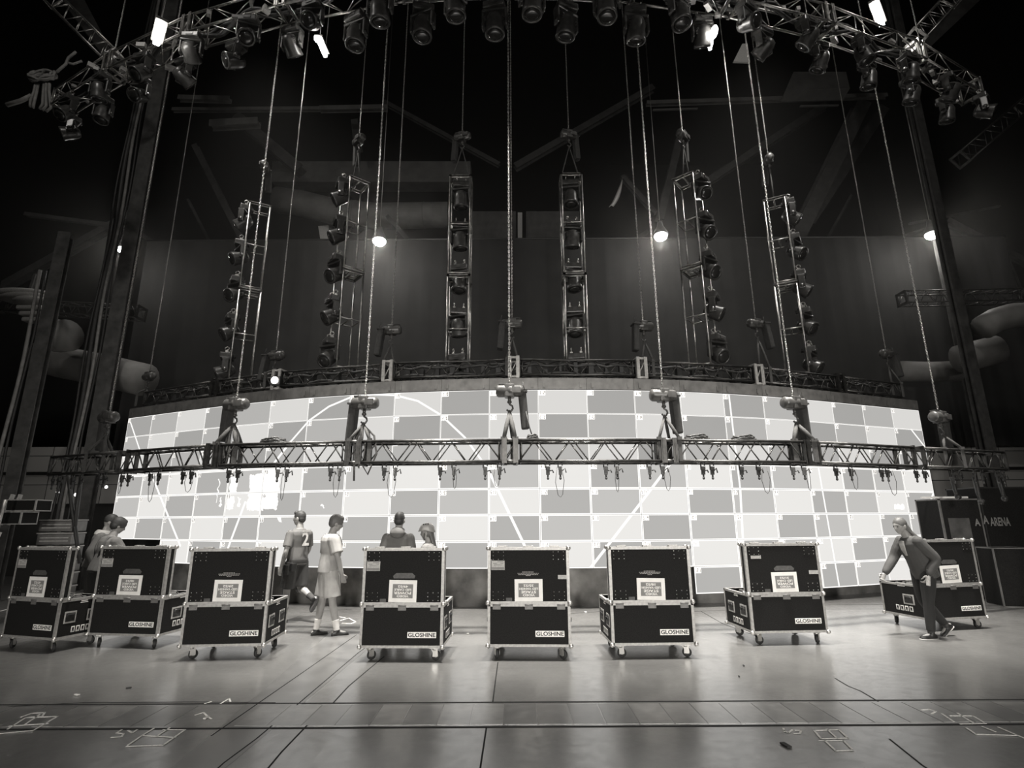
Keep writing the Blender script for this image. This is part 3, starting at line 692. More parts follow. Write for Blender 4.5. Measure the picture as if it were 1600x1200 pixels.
# ---------------------------------------------------------------- flight cases
CW, CD, CZ0, CZ1, CZ2 = 1.02, .80, .16, .645, 1.318
_K = {}
def K(key, fn, mats):
    if key not in _K: m = MB(); fn(m); _K[key] = m.mesh(key, mats)
    return _K[key]
def edges(m, x0, x1, y0, y1, z0, z1, w, th=.004, skip=()):
    """angle extrusion on the edges of a box: each edge is an L of two flat bars"""
    o = th
    for y, sy in ((y0, -1), (y1, 1)):
        for z, sz in ((z0, -1), (z1, 1)):
            if ('x', sy, sz) in skip: continue
            m.box(((x0 + x1) / 2, y + sy * o / 2, z - sz * w / 2 + sz * o), (x1 - x0 + 2 * o, o, w)); m.box(((x0 + x1) / 2, y - sy * w / 2, z + sz * o / 2), (x1 - x0 + 2 * o, w, o))
    for x, sx in ((x0, -1), (x1, 1)):
        for z, sz in ((z0, -1), (z1, 1)):
            m.box((x + sx * o / 2, (y0 + y1) / 2, z - sz * w / 2 + sz * o), (o, y1 - y0, w)); m.box((x - sx * w / 2, (y0 + y1) / 2, z + sz * o / 2), (w, y1 - y0, o))
        for y, sy in ((y0, -1), (y1, 1)):
            m.box((x + sx * o / 2, y - sy * w / 2, (z0 + z1) / 2), (o, w, z1 - z0)); m.box((x - sx * w / 2, y + sy * o / 2, (z0 + z1) / 2), (w, o, z1 - z0))
def ball(m):
    m.ell((0, 0, 0), (.03, .03, .03), 10)
    for q in ((-.035, 0, 0), (0, 0, -.035)): pass
def corner_plate(m):   # pressed metal corner: a ball with three leaves
    m.ell((0, 0, 0), (.028, .028, .028), 10)
    m.add([(0, -.008, 0), (.085, -.008, 0), (.07, -.008, .03), (.03, -.008, .07), (0, -.008, .085)], [(0, 1, 2, 3, 4)])
def case(fl_, fr, label, text, dull=False, sticker=True, tapes=(), handles=2, dy=1):
    l, r = on(*fl_, CZ0), on(*fr, CZ0); c = (l + r) / 2; ang = atan2(r.y - l.y, r.x - l.x)
    sc = (r - l).length / CW; sc = max(.97, min(1.06, sc))
    o = thing('flight_case', label, 'case', (c.x, c.y, 0), ang, 'open flight cases in a row'); o.scale = (sc, dy, 1)
    W, D = CW / 2, CD; m = MB()
    # base: floor and four walls
    def f(m):
        t = .012; h = CZ1 - CZ0
        m.box((0, D / 2, CZ0 + t / 2), (CW, D, t)); m.box((0, t / 2, CZ0 + h / 2), (CW, t, h)); m.box((0, D - t / 2, CZ0 + h / 2), (CW, t, h))
        for s in (-1, 1): m.box((s * (W - t / 2), D / 2, CZ0 + h / 2), (t, D, h))
    b = put('base', K('case_base', f, ['laminate']), o)
    put('edge_trim', K('case_base_trim', lambda m: edges(m, -W, W, 0, D, CZ0, CZ1, .03), ['alu']), b)
    def f(m):
        m.box((0, D / 2, (CZ0 + CZ1) / 2 - .03), (CW - .04, D - .04, CZ1 - CZ0 - .1))
        for k in range(6):
            x = -.4 + k * .16; m.box((x, D / 2, CZ1 - .07), (.05, D - .06, .06))
    put('foam_insert', K('case_foam', f, ['foam']), b)
    def f(m):
        for k in range(6):
            x = -.32 + k * .13; m.bbox((x, D * .55, CZ1 - .05), (.045, D * .6, .09), .008); m.tube([(x, D * .4, CZ1 - .01), (x, D * .45, CZ1 + .03), (x, D * .6, CZ1 + .03), (x, D * .65, CZ1 - .01)], .009, 6)
    put('packed_panels', K('case_pack', f, ['plate']), o)
    def f(m):
        m.bbox((0, -.003, 0), (.355, .006, .068), .003, 0); put_text(m, 'GLOSHINE', ftext(0, -.0075, -.001, .071, .064), 1)
    put('name_plate', K('case_plate', f, ['white', 'ink']), b, (.255, 0, .305))
    for s in (-1, 1):
        hs = MB()
    def handle(m):   # recessed butterfly handle seen on the end panels, facing +X
        m.box((.002, 0, 0), (.008, .19, .15)); m.box((.007, 0, 0), (.004, .15, .11), 1)
        m.tube([(.012, -.055, .0), (.016, -.05, .035), (.016, .05, .035), (.012, .055, 0)], .009, 6, 1)
        for y in (-1, 1):
            for z in (-1, 1): m.ell((.007, y * .08, z * .06), (.004, .006, .006), 6)
    def icons(m):
        for k in range(4):
            y = -.12 + k * .08; m.box((.002, y, 0), (.002, .058, .075)); m.box((.0035, y, .004), (.002, .034, .04), 1); m.box((.004, y, -.024), (.002, .04, .008), 1)
        for k in range(3): m.box((.002, .0, .37 - k * .02), (.002, .13 - .02 * (k % 2), .008))
    for s in (-1, 1):
        for y in ((.2, .58) if handles == 2 else (.3,)): put('handle', K('case_handle', handle, ['gate', 'black']), b, (s * W, y, .42), (0, 0, 0 if s > 0 else pi))
        put('printed_icons', K('case_icons', icons, ['white', 'ink']), b, (s * W, D / 2, .26 if handles == 2 else .28), (0, 0, 0 if s > 0 else pi))
    def hinge(m):
        m.bbox((0, -.005, -.0), (.1, .008, .052), .003); m.cyl((-.05, -.008, .03), (.05, -.008, .03), .009, 8)
        for x in (-.03, .03): m.ell((x, -.009, -.005), (.006, .004, .006), 6)
    for x in (-.4, 0, .4): put('hinge', K('case_hinge', hinge, ['plate']), b, (x, 0, CZ1 - .035))
    for x in (-1, 1):
        for y in (0, D):
            q = put('ball_corner', K('case_ball', ball, ['steel']), b, (x * W, y, CZ0 + .005))
    # casters
    def fork(m):
        m.box((0, 0, .145), (.11, .1, .012)); m.cyl((0, 0, .14), (0, 0, .12), .035, 10)
        for s in (-1, 1): m.add([(-.04, s * .024, .13), (.04, s * .024, .13), (.045, s * .024, .05), (.015, s * .024, .04)], [(0, 1, 2, 3)]); m.box((.01, s * .026, .09), (.06, .004, .09))
    def wheel(m):
        T = MX.Rotation(R(90), 4, 'X'); m.lathe([(.02, -.02), (.05, -.02), (.055, -.012), (.055, .012), (.05, .02), (.02, .02)], 18, 0, T); m.lathe([(.022, -.023), (.022, .023)], 12, 1, T)
    for x in (-1, 1):
        for y in (.1, D - .1):
            cs = put('caster', K('case_fork', fork, ['steel']), o, (x * (W - .11), y, 0), (0, 0, rnd.uniform(-.9, .9) + (R(70) if rnd.random() < .4 else 0))); put('wheel', K('case_wheel', wheel, ['rubber', 'steel']), cs, (.02, 0, .056))
    # lid, swung up over the front edge; its outside faces the camera, so the print is upside down
    LT = .13
    def f(m):
        t = .012; h = CZ2 - CZ1; zc = (CZ1 + CZ2) / 2
        m.box((0, t / 2, zc), (CW, t, h)); m.box((0, LT / 2, CZ1 + t / 2), (CW, LT, t)); m.box((0, LT / 2, CZ2 - t / 2), (CW, LT, t))
        for s in (-1, 1): m.box((s * (W - t / 2), LT / 2, zc), (t, LT, h))
        m.box((0, .05, zc), (CW - .05, .05, h - .05), 1)
    ld = put('lid', K('case_lid', f, ['laminate', 'foam']), o)
    put('edge_trim', K('case_lid_trim', lambda m: edges(m, -W, W, 0, LT, CZ1 + .006, CZ2, .032), ['alu']), ld)
    for x in (-1, 1):
        for z in (CZ1 + .012, CZ2 - .004):
            for y in (0, LT): put('ball_corner', K('case_ball', ball, ['steel']), ld, (x * W, y, z))
    def dish(m):
        m.bbox((0, -.001, 0), (.17, .004, .12), .002, 0)
        for x in (-.065, 0, .065):
            for z in (-.045, .0, .045):
                if x or z: m.ell((x, -.004, z), (.0055, .003, .0055), 6, 1)
    for x in (-1, 1):
        for z in (CZ1 + .1, CZ2 - .095): put('caster_dish', K('case_dish', dish, ['laminate', 'steel']), ld, (x * .38, 0, z))
    def page(m):
        m.box((0, -.002, 0), (.35, .003, .26), 0)
        m.box((0, -.0042, 0), (.255, .002, .165), 1)
        for i, (tx, sx, sy) in enumerate(text):
            put_text(m, tx, ftext(0, -.006, (-.057, -.02, .018, .056)[i], sx, sy, True), 0)
    k = 'page_' + text[3][0] + text[0][0]
    put('paper_label', K(k, page, ['paper', 'greyprint']), ld, (0, 0, CZ1 + .165), (0, R(rnd.uniform(-1.5, 1.5)), 0))
    def prt(m):
        for q, (w, z) in enumerate(((.14, .03), (.26, .015), (.24, 0), (.05, -.013))):
            x = -w / 2
            while x < w / 2: m.box((x, -.001, z), (.014, .001, .007)); x += .021
    if not dull: put('printed_lines', K('case_lines', prt, ['sticker']), ld, (0, 0, CZ1 + .35))
    else:
        def tp(m): m.add([(-.13, -.002, -.03), (.13, -.002, -.03), (.14, -.002, 0), (.1, -.002, .035), (-.1, -.002, .035), (-.14, -.002, 0)], [(0, 1, 2, 3, 4, 5)])
        put('tape_patch', K('case_tape', tp, ['tape']), ld, (.01, 0, CZ1 + .345))
    def tp2(m): m.box((0, -.001, 0), (.075, .002, .05))
    put('tape_patch', K('case_tape2', tp2, ['tape']), ld, (-.245, 0, CZ1 + .05))
    for (x, z) in tapes:
        def tp3(m): m.box((0, -.001, 0), (.14, .002, .05))
        put('tape_patch', K('case_tape3', tp3, ['sticker' if tapes == ((.44, .32),) else 'tape']), ld, (x, 0, CZ1 + z))
    if sticker:
        def stk(m):
            m.box((0, -.0015, 0), (.17, .002, .13), 0); m.box((0, -.003, -.045), (.16, .001, .03), 1)
            for w, x, z in ((.07, .03, .035), (.05, -.04, .015), (.1, .0, -.005), (.04, .05, .015)): m.box((x, -.003, z), (w, .001, .008), 1)
        put('shipping_sticker', K('case_sticker', stk, ['sticker', 'greyprint']), ld, (-.385, 0, CZ1 + .47 if True else 0))
    def lt(m): m.bbox((0, 0, 0), (.12, .05, .02), .004); m.box((0, -.028, -.006), (.016, .008, .022))
    for x in (-.33, 0, .33): put('latch', K('case_latch', lt, ['alu']), ld, (x, LT * .55, CZ2 + .012))
    return o
LV = lambda n: [('VIDEO', .05, .036), ('STAGE', .062, .042), ('LED VANISH', .043, .036), (n, .056, .038)]
PW = lambda n: [('VIDEO', .05, .036), ('POWER', .062, .042), ('LED CABLE', .043, .036), (n, .056, .038)]
case((3, 994), (83, 1000.5), 'black flight case at the far left end of the row with its lid standing open', PW('47/52'), True, handles=2, dy=.8)
case((136, 991.5), (246, 994.5), 'black flight case behind which two people bend, lid standing open', PW('48/52'), True, handles=1)
case((280, 1011), (411.7, 1008.5), 'black flight case just left of the man in shorts, lid standing open', LV('29/52'), False, False)
case((561, 1012), (691, 1012.5), 'black flight case in front of the hooded man, lid standing open', PW('49/52'), True)
case((762, 1010), (892.5, 1010.5), 'black flight case below the middle hoist with pale tape at its edge, lid open', LV('35/52'), False, True, ((.44, .32),))
case((957, 1008.5), (1088, 1007), 'black flight case next right of the middle one with no sticker, lid standing open', LV('18/52'), False, False)
case((1176, 989.5), (1294.5, 987.5), 'black flight case between the unstickered case and the walking woman, lid open', PW('31/52'), True, False, ((-.36, .5), (.42, .29)))
case((1444, 970), (1551, 964.5), 'black flight case at the right end of the row, half behind the walking woman', PW('36/52'), True, handles=1)

# ---------------------------------------------------------------- sides of the stage
def post(px, py, D, w, label, cables=0, H=20.8):
    b = at(px, py, D); o = thing('steel_post', label, 'post', (b.x, b.y, 0), R(10)); m = MB()
    m.box((0, 0, H / 2), (w * .5, w * .12, H)); 
    m.box((0, w * .3, H / 2), (w, w * .12, H)); m.box((0, -w * .3, H / 2), (w, w * .12, H)); m.box((0, 0, H / 2), (w * .12, w * .6, H))
    m.build('column', 'post', o)
    m = MB(); m.box((0, 0, .01), (w * 1.6, w * 1.6, .02)); m.build('base_plate', 'post', o)
    for k in range(cables):
        pr = random.Random(k); x = -w * .75 - .085 * k
        pts = [(x + .03 * sin(i * .7 + k) - .012 * max(0, 8 - i) ** 1.3 * (.5 if k % 2 else .2), -.1 - .03 * k, i * .55) for i in range(int(H / .56))]
        MB().tube(pts, .028 + .012 * (k % 3), 6).build('cable_run', 'palecable' if k % 3 == 1 else 'cable', o)
    return o
post(168, 590, 14.2, .36, 'dusty steel post at the left of the wall with cables strapped beside it', 4)
post(82, 470, 12.6, .28, 'leaning run of dark steel post at the far left beyond the first case', 2, 8.8)
post(1520, 590, 15.0, .30, 'dusty steel post to the right of the video wall')
post(1450, 300, 16.6, .26, 'thin steel post rising behind the right end of the header truss')
def duct_run(name, label, pts, r, n=16, seams=True, mats='duct'):
    o = thing(name, label, 'duct', pts[0]); q = [V(p) - V(pts[0]) for p in pts]
    MB().tube(q, r, n).build('duct_body', mats, o)
    if seams:
        for a, b in zip(q[:-1], q[1:]):
            d = (b - a)
            if d.length < .8: continue
            k = int(d.length / .9)
            for i in range(1, k): c = a + d * i / k; MB().tube([c - d.normalized() * .02, c + d.normalized() * .02], r * 1.025, n).build('duct_collar', mats, o)
    return o
duct_run('air_duct', 'large round air duct crossing behind the left post with cut end', [at(62, 556, 15.2), at(98, 566, 15.2), at(160, 578, 15.1), at(228, 594, 14.9)], .46)
duct_run('air_duct', 'round duct elbow turned toward the hall above the left duct', [at(106, 524, 13.6), at(92, 526, 13.7), at(84, 522, 13.9)], .42, seams=False)
MB()
duct_run('air_duct', 'short wide round duct section crossing the right post', [at(1498, 562, 15.6), at(1530, 553, 15.5), at(1560, 546, 15.4)], .42)
duct_run('air_duct', 'long low round duct behind the right end of the header truss', [at(1408, 580, 16.6), at(1455, 581, 16.6), at(1500, 580, 16.4)], .32)
duct_run('air_duct', 'curved pale duct elbow at the far right edge', [at(1536, 512, 14.6), at(1556, 500, 14.6), at(1580, 493, 14.5), at(1625, 490, 14.4)], .34)
duct_run('air_duct', 'long round duct high in the back left of the hall', [at(432, 300 + 12, 21), at(470, 318, 21), at(520, 330, 21), at(590, 338, 21), at(700, 336, 21)], .55, 18)
def slab_between(name, label, a, b, c, d, t=.25, m_='duct', cat='duct'):
    """flat-faced duct or panel with four front corners and a thickness away from the viewer"""
    P = [V(a), V(b), V(c), V(d)]; o = P[0].copy(); n = (P[1] - P[0]).cross(P[3] - P[0]).normalized()
    if n.y < 0: n = -n
    m = MB(); vs = [p - o for p in P] + [p - o + n * t for p in P]
    m.add(vs, [(0, 1, 2, 3), (7, 6, 5, 4), (0, 4, 5, 1), (1, 5, 6, 2), (2, 6, 7, 3), (3, 7, 4, 0)])
    return tag(m.build(name, m_, None, o), label, cat)
def px_rect(x0, y0, x1, y1, D): return at(x0, y1, D), at(x1, y1, D), at(x1, y0, D), at(x0, y0, D)
slab_between('square_duct', 'rectangular duct high at the back left behind the second tower', *px_rect(425, 252, 735, 284, 22.5), .8)
slab_between('square_duct', 'dim rectangular duct panel at the back between the two middle towers', *px_rect(738, 330, 806, 383, 22), .5, 'beam')
slab_between('square_duct', 'dim rectangular duct panel at the back right of the middle chain', *px_rect(822, 330, 912, 383, 22), .5, 'beam')
slab_between('hanging_sheet', 'pale upright sheet showing above the drape left of the second tower', at(503, 389, 21.5), at(517, 388, 21.5), at(513, 352, 21.5), at(497, 353, 21.5), .08, 'paper', 'panel')
slab_between('upright_batten', 'narrow pale batten above the drape just right of the middle chain', *px_rect(809, 332, 816, 382, 21.5), .1, 'sticker', 'panel')
o_ = at(961, 300, 19.5); m = MB(); vs, fs = [], []
for i in range(9):
    t = i / 8; a, b = at(957 + 16 * (1 - t) ** .7 - 5 * t, 279 + 44 * t, 19.5) - o_, at(972 - 2 * t - 12 * t ** 3, 279 + 44 * t, 19.5) - o_
    vs += [a + V((0, .05 * sin(i), 0)), (a + b) / 2 + V((0, -.08, 0)), b]
for i in range(8):
    for k in range(2): fs.append((3 * i + k, 3 * i + k + 1, 3 * i + 4 + k, 3 * i + 3 + k))
fs += [tuple(reversed(f)) for f in []]
fl_o = m.add(vs, fs, 0, True).build('hanging_flag', 'paper', None, o_); md = fl_o.modifiers.new('thickness', 'SOLIDIFY'); md.thickness = .02
tag(fl_o, 'small white flag hanging from the roof right of the middle towers', 'flag')
# roof steel
def steel(a, b, w, h=None, name='roof_beam', m_='beam'):
    a, b = V(a), V(b); d = (b - a); L = d.length; h = h or w; m = MB()
    m.box((0, 0, 0), (w * .2, h, L)); m.box((0, -h / 2, 0), (w, h * .14, L)); m.box((0, h / 2, 0), (w, h * .14, L))
    o = m.build(name, m_, None, (a + b) / 2); o.rotation_mode = 'QUATERNION'; o.rotation_quaternion = d.to_track_quat('Z', 'X'); return struct(o)
BM = [(305, 228, 394, 405, 20, .22), (372, 185, 470, 268, 21, .45), (218, 330, 0, 452, 20, .3), (205, 356, 262, 393, 21, .16), (294, 312, 334, 391, 20.5, .09), (1345, 165, 1238, 384, 20, .55), (1378, 172, 1262, 350, 21, .42), (1290, 165, 1085, 298, 21, .3), (1062, 215, 1030, 345, 20.5, .3),
      (1020, 138, 805, 262, 21, .28), (972, 276, 1024, 334, 21, .2), (605, 338, 648, 386, 19.6, .14), (975, 386, 1012, 362, 20.5, .14), (1330, 305, 1288, 381, 20.5, .09), (1478, 345, 1605, 412, 19, .22), (1570, 392, 1598, 462, 18.5, .09), (56, 428, 40, 478, 17, .08), (40, 335, 172, 352, 18, .14), (1360, 385, 1480, 348, 19, .1), (1420, 350, 1600, 315, 20, .08), (555, 190, 560, 235, 21, .3), (600, 160, 780, 258, 22, .2)]
for x0, y0, x1, y1, D, w in BM: steel(at(x0, y0, D), at(x1, y1, D), w)
for x0, y0, x1, y1, D, w in [(1010, 162, 1385, 150, 19.5, .17), (270, 172, 600, 170, 19.5, .15), (330, 196, 405, 192, 19, .3), (280, 154, 360, 156, 19, .2), (500, 171, 605, 169, 19.4, .2), (1020, 172, 1090, 170, 19.3, .06), (1250, 166, 1310, 165, 19.2, .06)]:
    steel(at(x0, y0, D), at(x1, y1, D), w, name='roof_beam', m_='duct')
slab_between('square_duct', 'bright-edged duct panel high at the right under the arched truss', at(1228, 141, 18.5), at(1328, 138, 18.5), at(1322, 112, 18.8), at(1240, 112, 18.8), .5)
slab_between('ceiling_grating', 'bright metal grating panel hanging right of the second roof lamp from the right', at(1146, 96, 13), at(1172, 97, 13), at(1168, 68, 13), at(1160, 68, 13), .06, 'sticker', 'grating')
slab_between('roof_panel', 'pale roof panel slanting down at the upper left toward the arched truss', at(176, 84, 14.5), at(168, 96, 14.4), at(90, -8, 14.8), at(128, -8, 14.8), .15, 'beam', 'panel')
slab_between('roof_panel', 'pale roof panel slanting down at the upper right toward the arched truss', at(1455, 72, 14.5), at(1440, 66, 14.4), at(1500, -8, 14.8), at(1540, -8, 14.8), .15, 'beam', 'panel')
for i, (x0, y0, x1, y1, n, lb) in enumerate([(80, -5, 178, 92, 5, 'slanted box truss at the upper left running up out of view'), (1490, -5, 1430, 60, 4, 'slanted box truss at the upper right running up out of view'), (1600, 165, 1500, 250, 4, 'dark stub of truss at the right edge under the arched truss'), (0, 478, 222, 490, 9, 'dim level truss crossing behind the left post'), (1408, 467, 1605, 463, 9, 'dim level truss crossing behind the right post')]):
    D = 11.8 if i < 2 else (14.2 if i == 2 else 16.2)
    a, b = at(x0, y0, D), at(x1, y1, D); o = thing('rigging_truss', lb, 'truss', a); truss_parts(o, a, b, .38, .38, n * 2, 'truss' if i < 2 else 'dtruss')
# draped cloth lying on the left level truss
m = MB(); 
for k in range(3): m.ell((0.25 * k, 0, .12 * (2 - k)), (1.1 - .25 * k, .4, .16), 16)
tag(m.build('bundled_cloth', 'sticker', None, at(28, 472, 15.6)), 'pale bundled cloth lying on the dim left level truss', 'cloth')
m = MB()
for k in range(3): m.bbox((.1 * k, 0, -.19 * k), (.75 - .05 * k, .3, .13), .05)
tag(m.build('soft_bag', 'sticker', None, at(50, 482, 15.4)), 'stack of pale soft rolls hanging under the left level truss', 'roll')
# ---------------------------------------------------------------- gear at the two sides
def box_case(name, label, p, d, rz, cat='case', trim='alu', w=.03, top=True):
    o = thing(name, label, cat, p, rz); m = MB(); m.box((0, 0, d[2] / 2), d); m.build('body', 'laminate', o)
    m = MB(); edges(m, -d[0] / 2, d[0] / 2, -d[1] / 2, d[1] / 2, 0, d[2], w); m.build('edge_trim', trim, o); return o
p = on(60, 930); box_case('equipment_case', 'dark equipment case standing behind the leftmost flight case', (p.x - .1, 10.3, 0), (1.4, .7, 1.62), R(6), trim='plate')
p = at(18, 830, 9.9); o = thing('tripod_stand', 'folding metal stand with crossed legs at the left edge', 'stand', (p.x - .15, 9.75, 0)); m = MB()
for a, b in (((-.35, 0, 0), (.1, 0, 1.5)), ((.38, 0, 0), (-.02, .05, 1.5)), ((0, .3, 0), (.02, 0, 1.5))): m.cyl(a, b, .022, 8)
m.build('leg', 'steel', o); MB().cyl((.02, 0, 1.35), (.06, 0, 2.05), .028, 8).build('mast', 'steel', o)
for k, (px, py, wx, wz, lb) in enumerate([(18, 822, .55, .22, 'small framed rack box standing on gear at the left edge'), (35, 806, .5, .2, 'upper framed rack box on gear at the left edge')]):
    p = at(px, py, 10.1); box_case('rack_box', lb, (p.x, p.y + .1 * k, 1.63 if k == 0 else 1.86), (wx, .4, wz), R(5), w=.02)
for k in range(2):
    p = at(5 + 12 * k, 800, 10.4); m = MB(); m.box((0, 0, .28), (.05, .05, .56)); tag(m.build('upright_bar', 'sticker', None, (p.x, p.y, 1.62), (0, R(12), 0)), ('pale upright bar leaning at the left edge' if k == 0 else 'second pale upright bar leaning right of the edge bar'), 'bar')
# louvred crates stacked behind the bending pair
p = on(150, 930); zc = 0
for k in range(7):
    o = thing('slatted_crate', f'pale slatted crate in the stack behind the bending pair, {nth(6 - k)} from the top', 'crate', (-8.75, 11.0, .245 * k), R(8), 'slatted crates'); m = MB(); m.bbox((0, 0, .12), (.62, .4, .2), .02); m.build('body', 'plate', o)
    m = MB(); 
    for q in range(2): m.box((0, -.205, .09 + .06 * q), (.5, .015, .02))
    m.box((0, 0, .232), (.64, .42, .02)); m.build('rim', 'sticker', o)
# hanging cables from both ends of the front truss
for i, (pts, lb) in enumerate([([(107, 742), (112, 790), (118, 830), (125, 880)], 'cable hanging from the left tip of the front truss'), ([(127, 742), (121, 790), (116, 830)], 'second cable hanging from the left tip of the front truss'),
                              ([(1487, 745), (1492, 765), (1497, 776)], 'cable tail hanging near the right tip of the front truss'), ([(1522, 745), (1528, 770), (1534, 784)], 'middle cable tail hanging near the right tip of the front truss'), ([(1558, 740), (1564, 760), (1570, 779)], 'outermost cable tail hanging from the right tip of the front truss')]):
    q = [at(x, y, 10.6) for x, y in pts]; m = MB(); m.tube([v - q[0] for v in q], .035, 8)
    if i > 1: m.ell(q[-1] - q[0], (.06, .05, .06), 10)
    tag(m.build('hanging_cable', 'cable' if i < 2 else 'black', None, q[0]), lb, 'cable')
for i, (px, py) in enumerate([(166, 761), (118, 773), (96, 805), (90, 769)]):
    p = at(px, py, 17.6); tag(MB().ell((0, 0, 0), (.05, .03, .05), 10).build('indicator_lamp', emat('indicator_%d' % i, 1, 3), None, p), f'tiny lit indicator lamp on the dark wall at the left, {nth(i)} of four', 'lamp', 'indicator lamps at the left')
for i, (px, py) in enumerate([(1537, 776), (1562, 776), (1530, 782)]):
    p = at(px, py, 14.3); tag(MB().ell((0, 0, 0), (.06, .04, .035) if i < 2 else (.12, .05, .06), 10).build('indicator_lamp', emat('indicator_r%d' % i, 1, 2), None, p), f'small lit lamp above the dark cases at the right, {nth(i)} of three', 'lamp', 'indicator lamps at the right')
# stacked dark cases with printed lettering at the right
o = box_case('touring_case', 'tall black touring case printed ARENA at the right edge', (11.05, 12.55, 0), (1.9, .9, 2.3), 0, trim='black'); m = MB(); put_text(m, 'ARENA', ftext(-.62, -.46, 1.56, .13, .24), 0); m.build('lettering', 'greyprint', o)
m = MB(); put_text(m, 'A', ftext(-.92, -.46, 1.6, .16, .24), 0); m.build('lettering', 'greyprint', o)
o = box_case('touring_case', 'black touring case beside the right end of the video wall', (9.56, 12.35, 0), (.86, .7, 2.05), 0, trim='plate'); m = MB(); m.box((-.08, -.355, 1.2), (.45, .004, .9)); m.build('panel_sheet', 'post', o)
m = MB(); put_text(m, 'A', ftext(.3, -.36, 1.55, .16, .2), 0); m.build('lettering', 'greyprint', o)
o = box_case('touring_case', 'black wedge shaped case with pale edges right of the last flight case', (9.75, 11.35, 0), (.72, .5, 1.08), R(-8), trim='plate', w=.02)
m = MB(); m.box((0, 0, 0), (1.0, .06, .04)); tag(m.build('light_bar', 'white', None, (9.5, 12.3, 2.09)), 'short bright bar lying on the dark cases at the right', 'bar')
# ---------------------------------------------------------------- people
for k, v, r in (('skin', .28, .6), ('hair_dark', .03, .6), ('hair_mid', .10, .55), ('tee', .30, .85), ('shorts', .36, .85), ('leather', .014, .4), ('sock', .62, .9), ('jersey', .11, .8), ('darkcloth', .045, .85), ('hoodie', .12, .9), ('shell', .26, .45), ('jacket', .055, .8), ('trousers', .014, .85), ('blouse', .36, .8), ('vest', .15, .85), ('palehood', .42, .9), ('sole', .5, .7), ('denim', .07, .85)):
    MT[k] = mat('cloth_' + k if k not in ('skin',) else 'human_skin', v, r, 0, .12, 9)
def cr(pts, rs, n=5):
    """smooth path through the joints"""
    P = [V(p) for p in pts]; out, ro = [], []
    for i in range(len(P) - 1):
        p0, p1, p2, p3 = P[max(i - 1, 0)], P[i], P[i + 1], P[min(i + 2, len(P) - 1)]
        for k in range(n):
            t = k / n; out.append(.5 * ((2 * p1) + (p2 - p0) * t + (2 * p0 - 5 * p1 + 4 * p2 - p3) * t * t + (3 * p1 - p0 - 3 * p2 + p3) * t ** 3)); ro.append(rs[i] + (rs[i + 1] - rs[i]) * t)
    return out + [P[-1]], ro + [rs[-1]]
def limb(m, pts, rs, n=12, caps=True):
    p, r = cr(pts, rs); m.tube(p, 1, n, 0, None, False, r)
    if caps:
        for q, rr in ((p[0], r[0]), (p[-1], r[-1])): m.ell(q, (rr * .98,) * 3, 10)
def rings(m, rs, n=18):
    """loft of flattened rings: (centre, half width vector, half depth vector)"""
    vs, fs = [], []
    for c, a, b in rs: vs += [V(c) + V(a) * cos(2 * pi * j / n) + V(b) * sin(2 * pi * j / n) for j in range(n)]
    for i in range(len(rs) - 1):
        for j in range(n): fs.append((i * n + j, i * n + (j + 1) % n, (i + 1) * n + (j + 1) % n, (i + 1) * n + j))
    fs += [tuple(range(n - 1, -1, -1)), tuple((len(rs) - 1) * n + j for j in range(n))]
    m.add(vs, fs, 0, True)
def torso(m, pel, neck, side, prof, fwd0=None):
    """prof: (t along pelvis..neck, half width, half depth, forward shift)"""
    pel, neck, side = V(pel), V(neck), V(side).normalized(); up = (neck - pel).normalized(); fwd = up.cross(side) * 1.0
    fwd.normalize(); side2 = fwd.cross(up).normalized()
    rings(m, [(pel + (neck - pel) * t + fwd * sh, side2 * w, fwd * d) for t, w, d, sh in prof])
def head_mesh(m, T):
    n, k = 40, 28; vs, fs = [], []
    for i in range(1, k):
        th = pi * i / k
        for j in range(n):
            ph = 2 * pi * j / n; x, y, z = .075 * sin(th) * cos(ph), .096 * sin(th) * sin(ph), .122 * cos(th)
            t = max(0, (-.025 - z) / .097); x *= 1 - .38 * t * t - .08 * t
            if y < 0: y *= 1 - .45 * t
            if y > .02:
                g = lambda cx, cz, sx, sz: math.exp(-((x - cx) / sx) ** 2 - ((z - cz) / sz) ** 2)
                y += .027 * g(0, -.027, .012, .017) + .012 * g(0, .0, .011, .02) + .006 * g(0, .03, .05, .012) - .011 * (g(.031, .006, .016, .013) + g(-.031, .006, .016, .013)) + .008 * g(0, -.063, .022, .008) + .012 * g(0, -.1, .025, .016) + .010 * t
            vs.append((x, y, z))
    vs += [(0, 0, .122), (0, .01, -.122)]; q = (k - 1) * n
    for i in range(k - 2):
        for j in range(n): fs.append((i * n + j, (i + 1) * n + j, (i + 1) * n + (j + 1) % n, i * n + (j + 1) % n))
    for j in range(n): fs += [(q, j, (j + 1) % n), (q + 1, (k - 2) * n + (j + 1) % n, (k - 2) * n + j)]
    m.add(vs, fs, 0, True, T)
    for s in (-1, 1): m.ell((s * .077, -.008, -.012), (.011, .022, .034), 12, 0, T)
